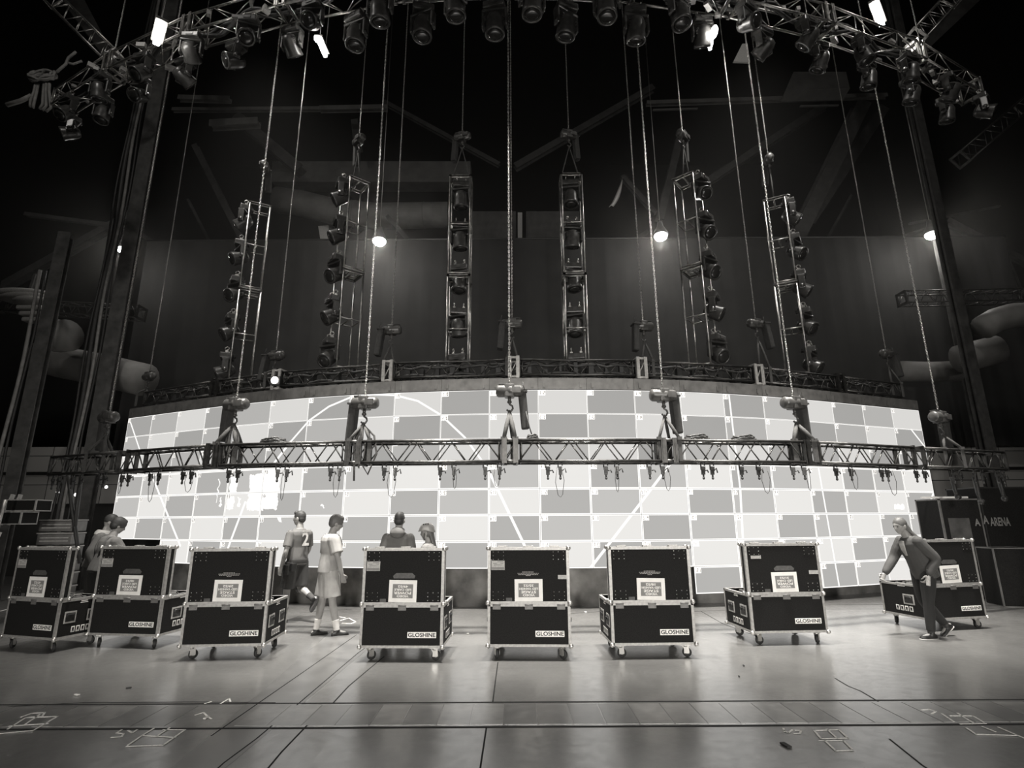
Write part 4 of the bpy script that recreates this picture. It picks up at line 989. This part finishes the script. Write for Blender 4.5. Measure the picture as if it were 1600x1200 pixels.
def hand(m, w, d, nrm, curl=.5, s=1.0, right=True):
    """palm and five fingers; d along the hand, nrm out of the palm"""
    w, d, nrm = V(w), V(d).normalized(), V(nrm).normalized(); nrm = (nrm - d * nrm.dot(d)).normalized(); a = d.cross(nrm) * (1 if right else -1)
    rings(m, [(w + d * t * s, a * x * s, nrm * y * s) for t, x, y in ((-.015, .026, .02), (.02, .034, .018), (.055, .042, .016), (.088, .041, .013), (.094, .034, .009))], 12)
    for i, (o, L) in enumerate(((.031, .074), (.0105, .084), (-.010, .078), (-.031, .060))):
        p = w + d * .088 * s + a * o * s; c = curl * (.85 + .12 * i); q = [p]; ang = 0
        for seg in (.45, .32, .23): ang += c * .8; p = p + (d * cos(ang) + nrm * sin(ang)) * L * seg * s; q.append(p)
        limb(m, q, [.0095 * s, .009 * s, .0083 * s, .0072 * s], 8)
    p = w + d * .025 * s + a * .03 * s; q = [p, p + (a * .75 + d * .6 + nrm * .3).normalized() * .035 * s, p + (a * .8 + d * 1.6 + nrm * .7).normalized() * .062 * s, p + (a * .6 + d * 2 + nrm * 1.2).normalized() * .085 * s]
    limb(m, q, [.015 * s, .0115 * s, .0095 * s, .0075 * s], 8)
def skin_over(m, name, mt, parent, vox=.008, smooth=6):
    o = m.build(name, mt, parent); md = o.modifiers.new('r', 'REMESH'); md.mode = 'VOXEL'; md.voxel_size = vox; md.use_smooth_shade = True
    sm = o.modifiers.new('s', 'SMOOTH'); sm.factor = .5; sm.iterations = smooth
    bpy.context.view_layer.update(); dg = bpy.context.evaluated_depsgraph_get(); me = bpy.data.meshes.new_from_object(o.evaluated_get(dg)); o.modifiers.clear(); old = o.data; o.data = me; bpy.data.meshes.remove(old)
    me.materials.clear(); me.materials.append(MT[mt]); return o
def person(label, loc, face, J, wear, hscale=1.0):
    """face: heading in degrees from +X of the hall; J joints with the figure facing +Y, its right at +X"""
    D = dict(pel=(0, 0, .95), neck=(0, -.01, 1.47), head=(0, .03, 1.635), hp=0, hy=0, rs=(.178, -.01, 1.375), re=(.232, -.03, 1.12), rw=(.24, .06, .88), ls=(-.178, -.01, 1.375), le=(-.235, -.03, 1.13), lw=(-.24, .06, .88),
             rh=(.09, 0, .93), rk=(.10, .03, .50), ra=(.10, -.02, .085), rt=(.1, 1, 0), lh=(-.09, 0, .93), lk=(-.10, .03, .50), la=(-.10, -.02, .085), lt=(-.1, 1, 0), rhd=None, lhd=None, curl=.5)
    D.update(J); g = {k: (V(v) if isinstance(v, tuple) else v) for k, v in D.items()}
    o = thing('person', label, 'person', loc, R(face - 90)); o.scale = (hscale,) * 3
    side = g['rs'] - g['ls']; hp = MX.Translation(g['head']) @ MX.Rotation(R(g['hy']), 4, 'Z') @ MX.Rotation(R(g['hp']), 4, 'X')
    PROF = [(-.13, .11, .085, 0), (-.07, .165, .112, -.01), (.04, .172, .12, -.012), (.2, .152, .108, 0), (.4, .15, .108, .01), (.62, .168, .122, .012), (.8, .172, .115, .0), (.9, .15, .095, -.005), (.97, .09, .07, -.004), (1.0, .062, .06, 0)]
    m = MB(); torso(m, g['pel'], g['neck'], side, PROF)
    limb(m, [g['neck'] - V((0, 0, .04)), g['neck'] + (g['head'] - g['neck']) * .4 , g['head'] + V((0, -.015, -.05))], [.066, .057, .058]); head_mesh(m, hp)
    for s, rt in (('r', True), ('l', False)):
        sh, e, w = g[s + 's'], g[s + 'e'], g[s + 'w']
        limb(m, [sh, sh.lerp(e, .5), e, e.lerp(w, .4), w], [.058, .05, .041, .042, .028]); d = (w - e).normalized(); nr = g[s + 'hd'] if g[s + 'hd'] is not None else V((-1 if rt else 1, .25, 0))
        hand(m, w + d * .015, d, nr, g['curl'], 1.0, rt)
        h, k, a = g[s + 'h'], g[s + 'k'], g[s + 'a']
        limb(m, [h, h.lerp(k, .5), k, k.lerp(a, .35), a], [.092, .083, .056, .058, .037])
        f = V((g[s + 't'].x, g[s + 't'].y, g[s + 't'].z)).normalized()
        u = V((0, 0, 1)) - f * f.z; u.normalize()
        limb(m, [a - f * .045 - u * .045, a + f * .05 - u * .048, a + f * .13 - u * .058], [.034, .034, .022])
    skin_over(m, 'body', 'skin', o, .0065, 4)
    for s in (-1, 1): MB().ell((0, 0, 0), (.012, .006, .007), 10, 0, hp @ MX.Translation((s * .031, .083, .006))).build('eye', 'ink', o)
    wear(o, g, hp, side); return o
def shirt(o, g, side, name, mt, hem=.02, sleeve=.62, fat=.014, zip_=None, long_=False, top=.955, hemw=0.0):
    m = MB(); P = [(-hem, .168 + fat + hemw, .12 + fat + hemw, -.008), (.1, .166 + fat, .116 + fat, -.004), (.25, .156 + fat, .11 + fat, 0), (.42, .153 + fat, .11 + fat, .01), (.62, .172 + fat, .123 + fat, .012), (.8, .178 + fat, .116 + fat, 0), (.9, .155 + fat, .097 + fat, -.005), (top, .10 + fat, .075 + fat, -.004), (top + .04, .07 + fat * .6, .062 + fat * .6, -.002)]
    torso(m, g['pel'], g['neck'], side, P)
    for s in 'rl':
        sh, e, w = g[s + 's'], g[s + 'e'], g[s + 'w']
        if long_: limb(m, [sh, sh.lerp(e, .5), e, e.lerp(w, .5), e.lerp(w, .97)], [.056 + fat, .056 + fat, .048 + fat, .044 + fat, .034 + fat])
        else: limb(m, [sh, sh.lerp(e, .5), sh.lerp(e, sleeve + .15)], [.056 + fat, .056 + fat, .058 + fat], caps=False)
        m.ell(sh, (.056 + fat, .06 + fat, .056 + fat), 12)
    return skin_over(m, name, mt, o, .009, 5)
def legwear(o, g, side, name, mt, to, fat=.018, flare=0.0):
    m = MB(); torso(m, g['pel'], g['neck'], side, [(-.14, .14 + fat, .095 + fat, 0), (-.06, .17 + fat, .118 + fat, -.01), (.04, .174 + fat * .8, .122 + fat * .8, -.012), (.13, .16 + fat * .6, .112 + fat * .6, -.006)])
    for s in 'rl':
        h, k, a = g[s + 'h'], g[s + 'k'], g[s + 'a']
        if to <= 1: limb(m, [h, h.lerp(k, .5 * to), h.lerp(k, to)], [.096 + fat, .088 + fat + flare * .5, .078 + fat + flare], 14, False)
        else: limb(m, [h, h.lerp(k, .5), k, k.lerp(a, .4), k.lerp(a, .96)], [.096 + fat, .087 + fat, .06 + fat, .058 + fat, .042 + fat], 14, False)
    return skin_over(m, name, mt, o, .009, 5)
def shoes(o, g, mt, sole='leather', socks=None):
    for s in 'rl':
        a, f = g[s + 'a'], g[s + 't'].normalized(); u = V((0, 0, 1)) - f * f.z; u.normalize(); sd = f.cross(u); b = a - u * .062; m = MB()
        rings(m, [(b + f * t + u * h, sd * w, u * z) for t, w, z, h in ((-.075, .012, .018, .0), (-.065, .031, .034, .006), (-.03, .037, .05, .014), (.03, .038, .046, .008), (.08, .046, .034, -.002), (.13, .046, .027, -.004), (.165, .033, .02, -.005), (.18, .012, .01, -.006))], 14)
        limb(m, [a - u * .04, a + u * .0], [.044, .046], 12, False)
        sh = skin_over(m, 'shoe', mt, o, .006, 3)
        m = MB(); rings(m, [(b + f * t - u * .023, sd * w, u * .009) for t, w in ((-.08, .012), (-.068, .034), (-.02, .038), (.04, .04), (.09, .049), (.14, .047), (.175, .03), (.188, .01))], 14); m.build('sole', sole, sh)
        m = MB()
        for k in range(3): m.tube([b + f * (.045 + .022 * k) + sd * x * .02 + u * (.048 - .007 * k - abs(x) * .006) for x in (-1, 0, 1)], .003, 5)
        m.build('lace', 'sticker' if sole == 'sole' else 'leather', sh)
        if socks: m = MB(); k = g[s + 'k']; limb(m, [a - u * .01, a.lerp(k, .2), a.lerp(k, .34)], [.045, .048, .056], 12, False); skin_over(m, 'sock', socks, o, .006, 3)
def short_hair(o, hp, mt, bulk=1.0, low=.0):
    m = MB(); m.ell((0, -.012, .034), (.082 * bulk, .102 * bulk, .098 * bulk), 20, 0, hp); m.ell((0, -.045, -.01), (.076 * bulk, .066 * bulk, .075), 16, 0, hp); m.ell((0, .05, .09), (.062, .045, .04), 14, 0, hp)
    for s in (-1, 1): m.ell((s * .07, .015, .02), (.012, .02, .04), 10, 0, hp)
    return skin_over(m, 'hair', mt, o, .007, 3)
def gp(px, py, dx=0): p = on(px, py); return (p.x, p.y, 0)
def wall_pos(px, D): p = at(px, 900, D); return (p.x, p.y, 0)

# man in beige shorts
def w1(o, g, hp, side):
    t = shirt(o, g, side, 'tee_shirt', 'tee', hem=.10, sleeve=.66, fat=.04); legwear(o, g, side, 'shorts', 'shorts', .88, .026, .026)
    m = MB(); torso(m, g['pel'], g['neck'], side, [(.075, .198, .142, -.012), (.14, .194, .14, -.01)]); skin_over(m, 'belt', 'leather', o, .007, 2)
    shoes(o, g, 'leather', 'leather', 'sock'); short_hair(o, hp, 'hair_mid', 1.1)
person('man in light tee shirt and beige shorts standing between two flight cases', gp(507, 993), 34,
       dict(rh=(.09, 0, .93), rk=(.10, .05, .5), ra=(.12, .14, .085), la=(-.10, -.1, .085), lk=(-.11, -.04, .5), re=(.25, .04, 1.14), rw=(.22, .13, .885), le=(-.24, .0, 1.13), lw=(-.2, .12, .89), head=(0, .06, 1.625), hp=-16, neck=(0, .0, 1.47), hy=-8), w1)
# man in the dark numbered shirt, walking away to the left
def w2(o, g, hp, side):
    sh = shirt(o, g, side, 'numbered_shirt', 'jersey', hem=.12, sleeve=.66, fat=.018); legwear(o, g, side, 'shorts', 'darkcloth', .95, .02, .02); shoes(o, g, 'leather', 'leather', 'darkcloth'); short_hair(o, hp, 'hair_dark', 1.0)
    m = MB(); put_text(m, '2', MX.Translation((.0, -.175, 1.29)) @ MX.Rotation(R(-6), 4, 'X') @ FRONT @ MX.Diagonal((.27, .3, 1, 1)), 0); m.box((0, -.158, 1.43), (.12, .02, .03), 0); m.build('back_number', 'sticker', sh)
    m = MB(); m.bbox((-.2, -.02, .82), (.07, .16, .16), .015); m.bbox((-.16, -.13, .86), (.1, .06, .12), .012); m.tube([(-.22, .02, .88), (-.24, .03, .74), (-.23, .0, .66)], .012, 6); m.build('tool_pouch', 'leather', o)
    m = MB(); limb(m, [g['rk'] + V((0, .05, .03)), g['rk'] + V((0, .06, -.04))], [.045, .045]); limb(m, [g['lk'] + V((0, .05, .03)), g['lk'] + V((0, .06, -.04))], [.045, .045]); m.build('knee_pads', 'darkcloth', o)
person('man in dark shirt with a pale number on his back walking away', wall_pos(462, 10.0), 148,
       dict(lk=(-.10, .06, .5), la=(-.10, .08, .085), rk=(.1, -.02, .52), ra=(.10, -.36, .36), rt=(.05, .5, -.75), hy=22, le=(-.25, -.04, 1.13), lw=(-.25, .05, .87), re=(.25, .04, 1.13), rw=(.22, .16, .92)), w2, 1.045)
# hooded man seen from behind
def w3(o, g, hp, side):
    h = shirt(o, g, side, 'hooded_sweatshirt', 'hoodie', hem=.12, long_=True, fat=.014); legwear(o, g, side, 'trousers', 'denim', 2, .016); shoes(o, g, 'leather'); short_hair(o, hp, 'hair_dark', .99)
    m = MB(); m.ell((0, -.12, 1.45), (.115, .075, .085), 16); m.ell((0, -.06, 1.49), (.105, .075, .045), 16); skin_over(m, 'hood', 'hoodie', o, .009, 4)
person('man in dark hooded sweatshirt standing with his back turned behind the flight case', wall_pos(620, 8.85), 92, dict(hp=2), w3, 1.02)
# person in a pale climbing helmet
def w4(o, g, hp, side):
    shirt(o, g, side, 'jacket', 'vest', hem=.12, long_=True, fat=.025); legwear(o, g, side, 'trousers', 'denim', 2, .016); shoes(o, g, 'leather')
    m = MB(); m.ell((0, -.03, .0), (.08, .095, .1), 16, 0, hp); rings(m, [(hp @ V((0, -.07, -.0)), V((.07, 0, 0)), V((0, .05, 0))), (hp @ V((0, -.10, -.12)), V((.075, 0, 0)), V((0, .04, 0))), (hp @ V((0, -.14, -.26)), V((.06, 0, 0)), V((0, .03, 0))), (hp @ V((0, -.16, -.33)), V((.03, 0, 0)), V((0, .02, 0)))]); skin_over(m, 'hair', 'hair_mid', o, .008, 4)
    m = MB(); n, k = 28, 12; vs, fs = [], []
    for i in range(k + 1):
        th = (pi * .53) * i / k
        for j in range(n):
            ph = 2 * pi * j / n; y = .14 * sin(th) * sin(ph); vs.append((.116 * sin(th) * cos(ph), y + (.02 if (i == k and y > .05) else 0) - .005, .045 + .122 * cos(th) - (.03 * max(0, -y / .128) if i > k - 4 else 0)))
    for i in range(k):
        for j in range(n): fs.append((i * n + j, i * n + (j + 1) % n, (i + 1) * n + (j + 1) % n, (i + 1) * n + j))
    m.add(vs, fs, 0, True, hp); hm = m.build('helmet', 'shell', o); md = hm.modifiers.new('t', 'SOLIDIFY'); md.thickness = -.008
    m = MB()
    for s in (-1, 1):
        for q in range(3): m.ell((s * .066, .035 - .04 * q, .14 + .003 * q), (.012, .014, .012), 10, 0, hp)
    m.build('vent_holes', 'leather', hm)
    m = MB()
    for s in (-1, 1): m.tube([hp @ V((s * .088, .02, .0)), hp @ V((s * .07, .03, -.06)), hp @ V((s * .02, .05, -.125))], .006, 6)
    m.build('chin_strap', 'leather', hm)
person('person in a pale climbing helmet facing left behind the flight case', wall_pos(668, 8.8), 172, dict(hp=-3, head=(0, .035, 1.63)), w4, .905)
# two people bending behind the second case
def w5(o, g, hp, side):
    shirt(o, g, side, 'vest_top', 'vest', hem=.1, sleeve=.5, fat=.024); legwear(o, g, side, 'trousers', 'denim', 2, .016); shoes(o, g, 'leather'); short_hair(o, hp, 'hair_dark', 1.14)
    m = MB()
    for s in (-1, 1): m.tube([g['neck'] + V((s * .085, .06, -.03)), g['neck'] + V((s * .1, -.1, -.02)), g['neck'] + V((s * .095, -.155, -.15)), g['neck'] + V((s * .05, -.17, -.32))], .022, 6)
    m.build('shoulder_strap', 'tape', o)
person('dark-haired person in a grey top bending with their back turned behind the second case', wall_pos(154, 9.05), 62, dict(neck=(0, .1, 1.44), head=(0, .17, 1.60), hp=-22, hy=-12, rs=(.178, .08, 1.36), ls=(-.178, .08, 1.36), re=(.24, .2, 1.14), le=(-.24, .2, 1.14), rw=(.18, .38, 1.02), lw=(-.18, .38, 1.02)), w5, 1.0)
def w6(o, g, hp, side):
    shirt(o, g, side, 'striped_top', 'jersey', hem=.1, long_=True, fat=.026); legwear(o, g, side, 'trousers', 'denim', 2, .016); shoes(o, g, 'leather')
    m = MB(); m.ell((0, -.012, .034), (.086, .106, .1), 20, 0, hp); m.ell((0, .1, .05), (.06, .06, .012), 14, 0, hp); skin_over(m, 'cap', 'hair_dark', o, .007, 3)
    m = MB(); torso(m, g['pel'], g['neck'], side, [(.9, .15, .12, -.02), (.98, .125, .115, -.02), (1.06, .1, .1, -.01)]); skin_over(m, 'pale_hood', 'palehood', o, .009, 4)
    m = MB()
    for k in range(4): c = g['ls'].lerp(g['le'], .2 + .17 * k); m.tube([c + V((.094 * cos(a), .094 * sin(a), 0)) for a in [2 * pi * i / 14 for i in range(14)]], .012, 6, closed=True)
    m.build('sleeve_stripe', 'palehood', o)
person('person in a dark cap and pale hood bending behind the dark-haired one', wall_pos(143, 9.55), 28, dict(neck=(0, .08, 1.45), head=(0, .14, 1.61), hp=-25, rs=(.178, .06, 1.37), ls=(-.178, .06, 1.37), le=(-.26, .12, 1.14), lw=(-.2, .3, 1.0)), w6, 1.03)
# woman walking left past the last case
def w7(o, g, hp, side):
    shirt(o, g, side, 'shirt', 'blouse', hem=.05, long_=False, sleeve=.3, fat=.004); legwear(o, g, side, 'trousers', 'trousers', 2, .012); shoes(o, g, 'leather', 'sole', 'darkcloth')
    # open jacket: back and two front panels, sleeves
    m = MB(); pel, neck = g['pel'], g['neck']; up = (neck - pel).normalized(); sd = side.normalized(); fw = up.cross(sd).normalized()
    torso(m, pel, neck, side, [(-.22, .205, .15, -.01), (-.05, .205, .15, -.012), (.1, .195, .142, -.01), (.3, .185, .135, -.004), (.6, .195, .145, .004), (.82, .2, .138, -.004), (.92, .165, .112, -.01), (.99, .1, .085, -.01)])
    for s in 'rl':
        sh, e, w = g[s + 's'], g[s + 'e'], g[s + 'w']; limb(m, [sh, sh.lerp(e, .5), e, e.lerp(w, .5), e.lerp(w, .9)], [.078, .08, .07, .064, .052]); m.ell(sh, (.08,) * 3, 12)
    skin_over(m, 'open_jacket', 'jacket', o, .009, 5)
    m = MB()
    rings(m, [(pel + up * (.5 * t) + fw * dd, sd * wd, fw * .012) for t, wd, dd in ((.5, .025, .14), (.68, .05, .15), (.82, .055, .142), (.94, .045, .115))], 14); skin_over(m, 'shirt_front', 'blouse', o, .007, 3)
    m = MB(); m.ell((0, -.014, .03), (.084, .104, .1), 20, 0, hp); m.ell((0, -.05, -.03), (.08, .07, .1), 16, 0, hp)
    T = hp; q = [(T @ V((0, -.06, 0)), .08, .06), (T @ V((0, -.09, -.1)), .095, .065), (g['neck'] + V((0, -.12, -.04)), .105, .06), (g['neck'] + V((-.02, -.19, -.2)), .09, .05), (g['neck'] + V((-.03, -.24, -.36)), .05, .03)]
    rings(m, [(c, V((w, 0, 0)), V((0, d, 0))) for c, w, d in q], 14); skin_over(m, 'long_hair', 'hair_mid', o, .008, 4)
wo = person('woman with long hair in an open dark jacket walking left past the last flight case', gp(1458, 996), 184,
       dict(pel=(0, -.02, .94), neck=(0, .13, 1.42), head=(0, .22, 1.57), hp=-12, rs=(.17, .11, 1.345), ls=(-.17, .11, 1.345), re=(.23, .22, 1.10), rw=(.2, .43, .87), le=(-.23, -.06, 1.10), lw=(-.21, .06, .885),
            lh=(-.09, -.02, .92), lk=(-.09, .05, .49), la=(-.09, .09, .085), lt=(0, 1, 0), rh=(.09, -.02, .92), rk=(.09, -.02, .5), ra=(.09, -.30, .15), rt=(0, .8, -.6), hy=10, curl=.8), w7, .985)
q = wo.matrix_world
lw = V((-.21, .06, .90)); 
th = thing('radio_handset', 'pale handset held in the hand of the walking woman', 'radio', (0, 0, 0), 0)
bpy.context.view_layer.update(); hw = wo.matrix_world @ V((-.235, .115, .80)); th.location = hw; th.rotation_euler = (R(10), 0, R(94))
m = MB(); m.bbox((0, 0, 0), (.05, .03, .13), .008); m.build('body', 'sticker', th); m = MB(); m.cyl((.014, 0, .06), (.014, 0, .16), .006, 6); m.build('aerial', 'black', th)
# ---------------------------------------------------------------- roof lamps
def lum(name, energy, p, size, aim=None, col=(1, .97, .92), typ='AREA', spread=None):
    l = bpy.data.lights.new(name, typ); l.energy = energy; l.color = col
    if typ == 'AREA': l.shape = 'DISK'; l.size = size
    else: l.shadow_soft_size = size
    o = bpy.data.objects.new(name, l); COL.objects.link(o); o.location = p
    if aim is not None: o.rotation_euler = (V(aim) - V(p)).to_track_quat('-Z', 'Y').to_euler()
    return o
MT['tube'] = emat('lit_tube', 1, 60); MT['bay'] = emat('lit_reflector', 1, 75)
for i, (q0, q1, w, z, lb) in enumerate([((244, 69), (252, 37), .11, 10.7, 'glowing strip lamp in the roof at the upper left'), ((498, 63), (509, 88), .075, 10.8, 'glowing strip lamp hanging left of the dark middle of the roof'), ((1112, 64), (1109, 77), .06, 10.8, 'glowing strip lamp hanging right of the dark middle of the roof'), ((1366, 7), (1378, 39), .11, 12.6, 'glowing strip lamp in the roof at the upper right')]):
    p, q = on(*q0, z), on(*q1, z); c = (p + q) / 2; L = (q - p).length; o = thing('strip_lamp', lb, 'lamp', c, atan2(q.y - p.y, q.x - p.x) - pi / 2, 'roof strip lamps')
    m = MB(); m.bbox((0, 0, .09), (w * 1.9, L * 1.1, .06), .015); m.build('housing', 'plate', o); m = MB(); m.bbox((0, 0, 0), (w, L, .06), .015); m.build('tube', 'tube', o)
    for y in (-.4, .4): m = MB(); m.cyl((0, y * L, .1), (0, y * L, 20.9 - c.z), .008, 6); m.build('suspension_wire', 'steel', o)
    if i in (1, 2): MB().ell((0, (-.62 if i == 1 else -1.6) * L, -.02), (.07, .09 if i == 1 else .16, .05), 10).build('end_bulb', 'tube', o)
for i, (px, py, D, r, lb) in enumerate([(593, 371, 16.2, .2, 'blazing round bay lamp above the drape left of the middle towers'), (1032, 363, 16.2, .2, 'blazing round bay lamp above the drape right of the middle towers'), (1455, 361, 16.2, .19, 'blazing round bay lamp by the right posts'), (192, 384, 16.2, .14, 'blazing round bay lamp behind the left post')]):
    p = at(px, py, D); o = thing('bay_lamp', lb, 'lamp', p, 0, 'roof bay lamps')
    m = MB(); m.lathe([(r * 1.25, -.1), (r * 1.05, .02), (r * .55, .2), (r * .4, .36), (.02, .4)], 18); m.build('reflector', 'iron', o); MB().ell((0, 0, -.13), (r * 1.05, r * 1.05, r * .8), 16).build('bulb', 'bay', o); lum('bay_light', BACKL * (1 if r > .15 else .4), p + V((0, -.1, -.45)), .12, None, typ='POINT')
    m = MB(); m.cyl((0, 0, .38), (0, 0, 20.9 - p.z), .012, 6); m.build('suspension_rod', 'steel', o)
# two bright work lamps burning on the header truss
p = at(429, 594, 11.7); o = thing('work_lamp', 'small lit work lamp on the header truss under its second hoist', 'lamp', p); m = MB(); m.bbox((0, .08, 0), (.22, .12, .2), .02); m.build('housing', 'black', o); MB().ell((0, 0, 0), (.08, .04, .08), 12).build('bulb', emat('lit_work_lamp', 1, 12), o)
# house work lights behind and above the camera (the hall's own lamps)
for (x, y, z, e) in ((-6, -13, 3.2, WORK * .75), (1, -13, 3.3, WORK), (8, -13, 3.2, WORK * 1.2)):
    o = lum('house_light', e, (x, y, z), 1.0, (x * .55, 8.5, .75)); o.data.spread = R(60)
# added fill lights with no lamp behind them, brightening the floor before the wall
for u in (6.8, 8.8, 10.8, 12.8, 14.8, 17):
    q = along(offset(PP, -1.7), u); k = along(offset(PP, -3.2), u)
    o = lum('floor_fill_light', FLOOR_FILL, (k[0] * .93, k[1] - .5, 10.7), .5, (q[0], q[1], 0)); o.data.spread = R(46)
# added fill lights, unseen, that raise glints on the upper rig and towers
for x, e in ((-9, RIG), (9, RIG)): lum('rig_fill_light', e, (x, 4.5, 15.4), .6, (x * .8, 9.5, 11))
for x, y in ((-7.5, 11), (7.5, 11)): lum('rig_fill_light', RIG * .8, (x, y, 15.5), .4, (x * .75, 12.6, 7)).data.spread = R(75)
# thin haze volume added to give the bay lamps their halos
m = bpy.data.materials.new('halo_haze'); m.use_nodes = True; nt = m.node_tree
for n in list(nt.nodes): nt.nodes.remove(n)
vs = nt.nodes.new('ShaderNodeVolumeScatter'); vs.inputs['Density'].default_value = RHAZE; vs.inputs['Anisotropy'].default_value = .55; vs.inputs['Color'].default_value = grey(1)
nt.links.new(vs.outputs[0], nt.nodes.new('ShaderNodeOutputMaterial').inputs['Volume'])
if RHAZE > 0: tag(MB().box((0, 19.5, 12.5), (39.6, 14.2, 16.6)).build('halo_haze', m), 'thin haze added to give the bay lamps halos at the back of the hall', 'haze', kind='stuff')
w = bpy.data.worlds.new('hall_world'); SC.world = w; w.use_nodes = True; nt = w.node_tree
bg = next(n for n in nt.nodes if n.type == 'BACKGROUND'); bg.inputs[0].default_value = (0, 0, 0, 1); bg.inputs[1].default_value = 0
if HAZE > 0:
    vs = nt.nodes.new('ShaderNodeVolumeScatter'); vs.inputs['Density'].default_value = HAZE; vs.inputs['Anisotropy'].default_value = .8; vs.inputs['Color'].default_value = grey(1)
    nt.links.new(vs.outputs[0], next(n for n in nt.nodes if n.type == 'OUTPUT_WORLD').inputs['Volume'])
# ---------------------------------------------------------------- camera and view
cd = bpy.data.cameras.new('camera'); cam = bpy.data.objects.new('camera', cd); COL.objects.link(cam)
cd.sensor_fit = 'HORIZONTAL'; cd.sensor_width = 36; cd.lens = F / 1600 * 36; cd.clip_end = 200; cd.clip_start = .05
X = V((1, 0, 0)); U = V((0, -sin(PITCH), cos(PITCH))); FW = V((0, cos(PITCH), sin(PITCH))); c, s = cos(ROLL), sin(ROLL)
rx, ru = X * c - U * s, X * s + U * c
cam.matrix_world = MX(((rx.x, ru.x, -FW.x, 0), (rx.y, ru.y, -FW.y, 0), (rx.z, ru.z, -FW.z, CAMH), (0, 0, 0, 1)))
SC.camera = cam
SC.view_settings.view_transform = 'Standard'; SC.view_settings.look = 'None'; SC.view_settings.gamma = 1; SC.view_settings.use_curve_mapping = False; SC.view_settings.exposure = EXPO
SC.cycles.use_denoising = True; SC.cycles.max_bounces = 6; SC.cycles.diffuse_bounces = 3; SC.cycles.glossy_bounces = 4; SC.cycles.volume_bounces = 0; SC.cycles.caustics_reflective = False; SC.cycles.caustics_refractive = False
SC.cycles.sample_clamp_indirect = 4
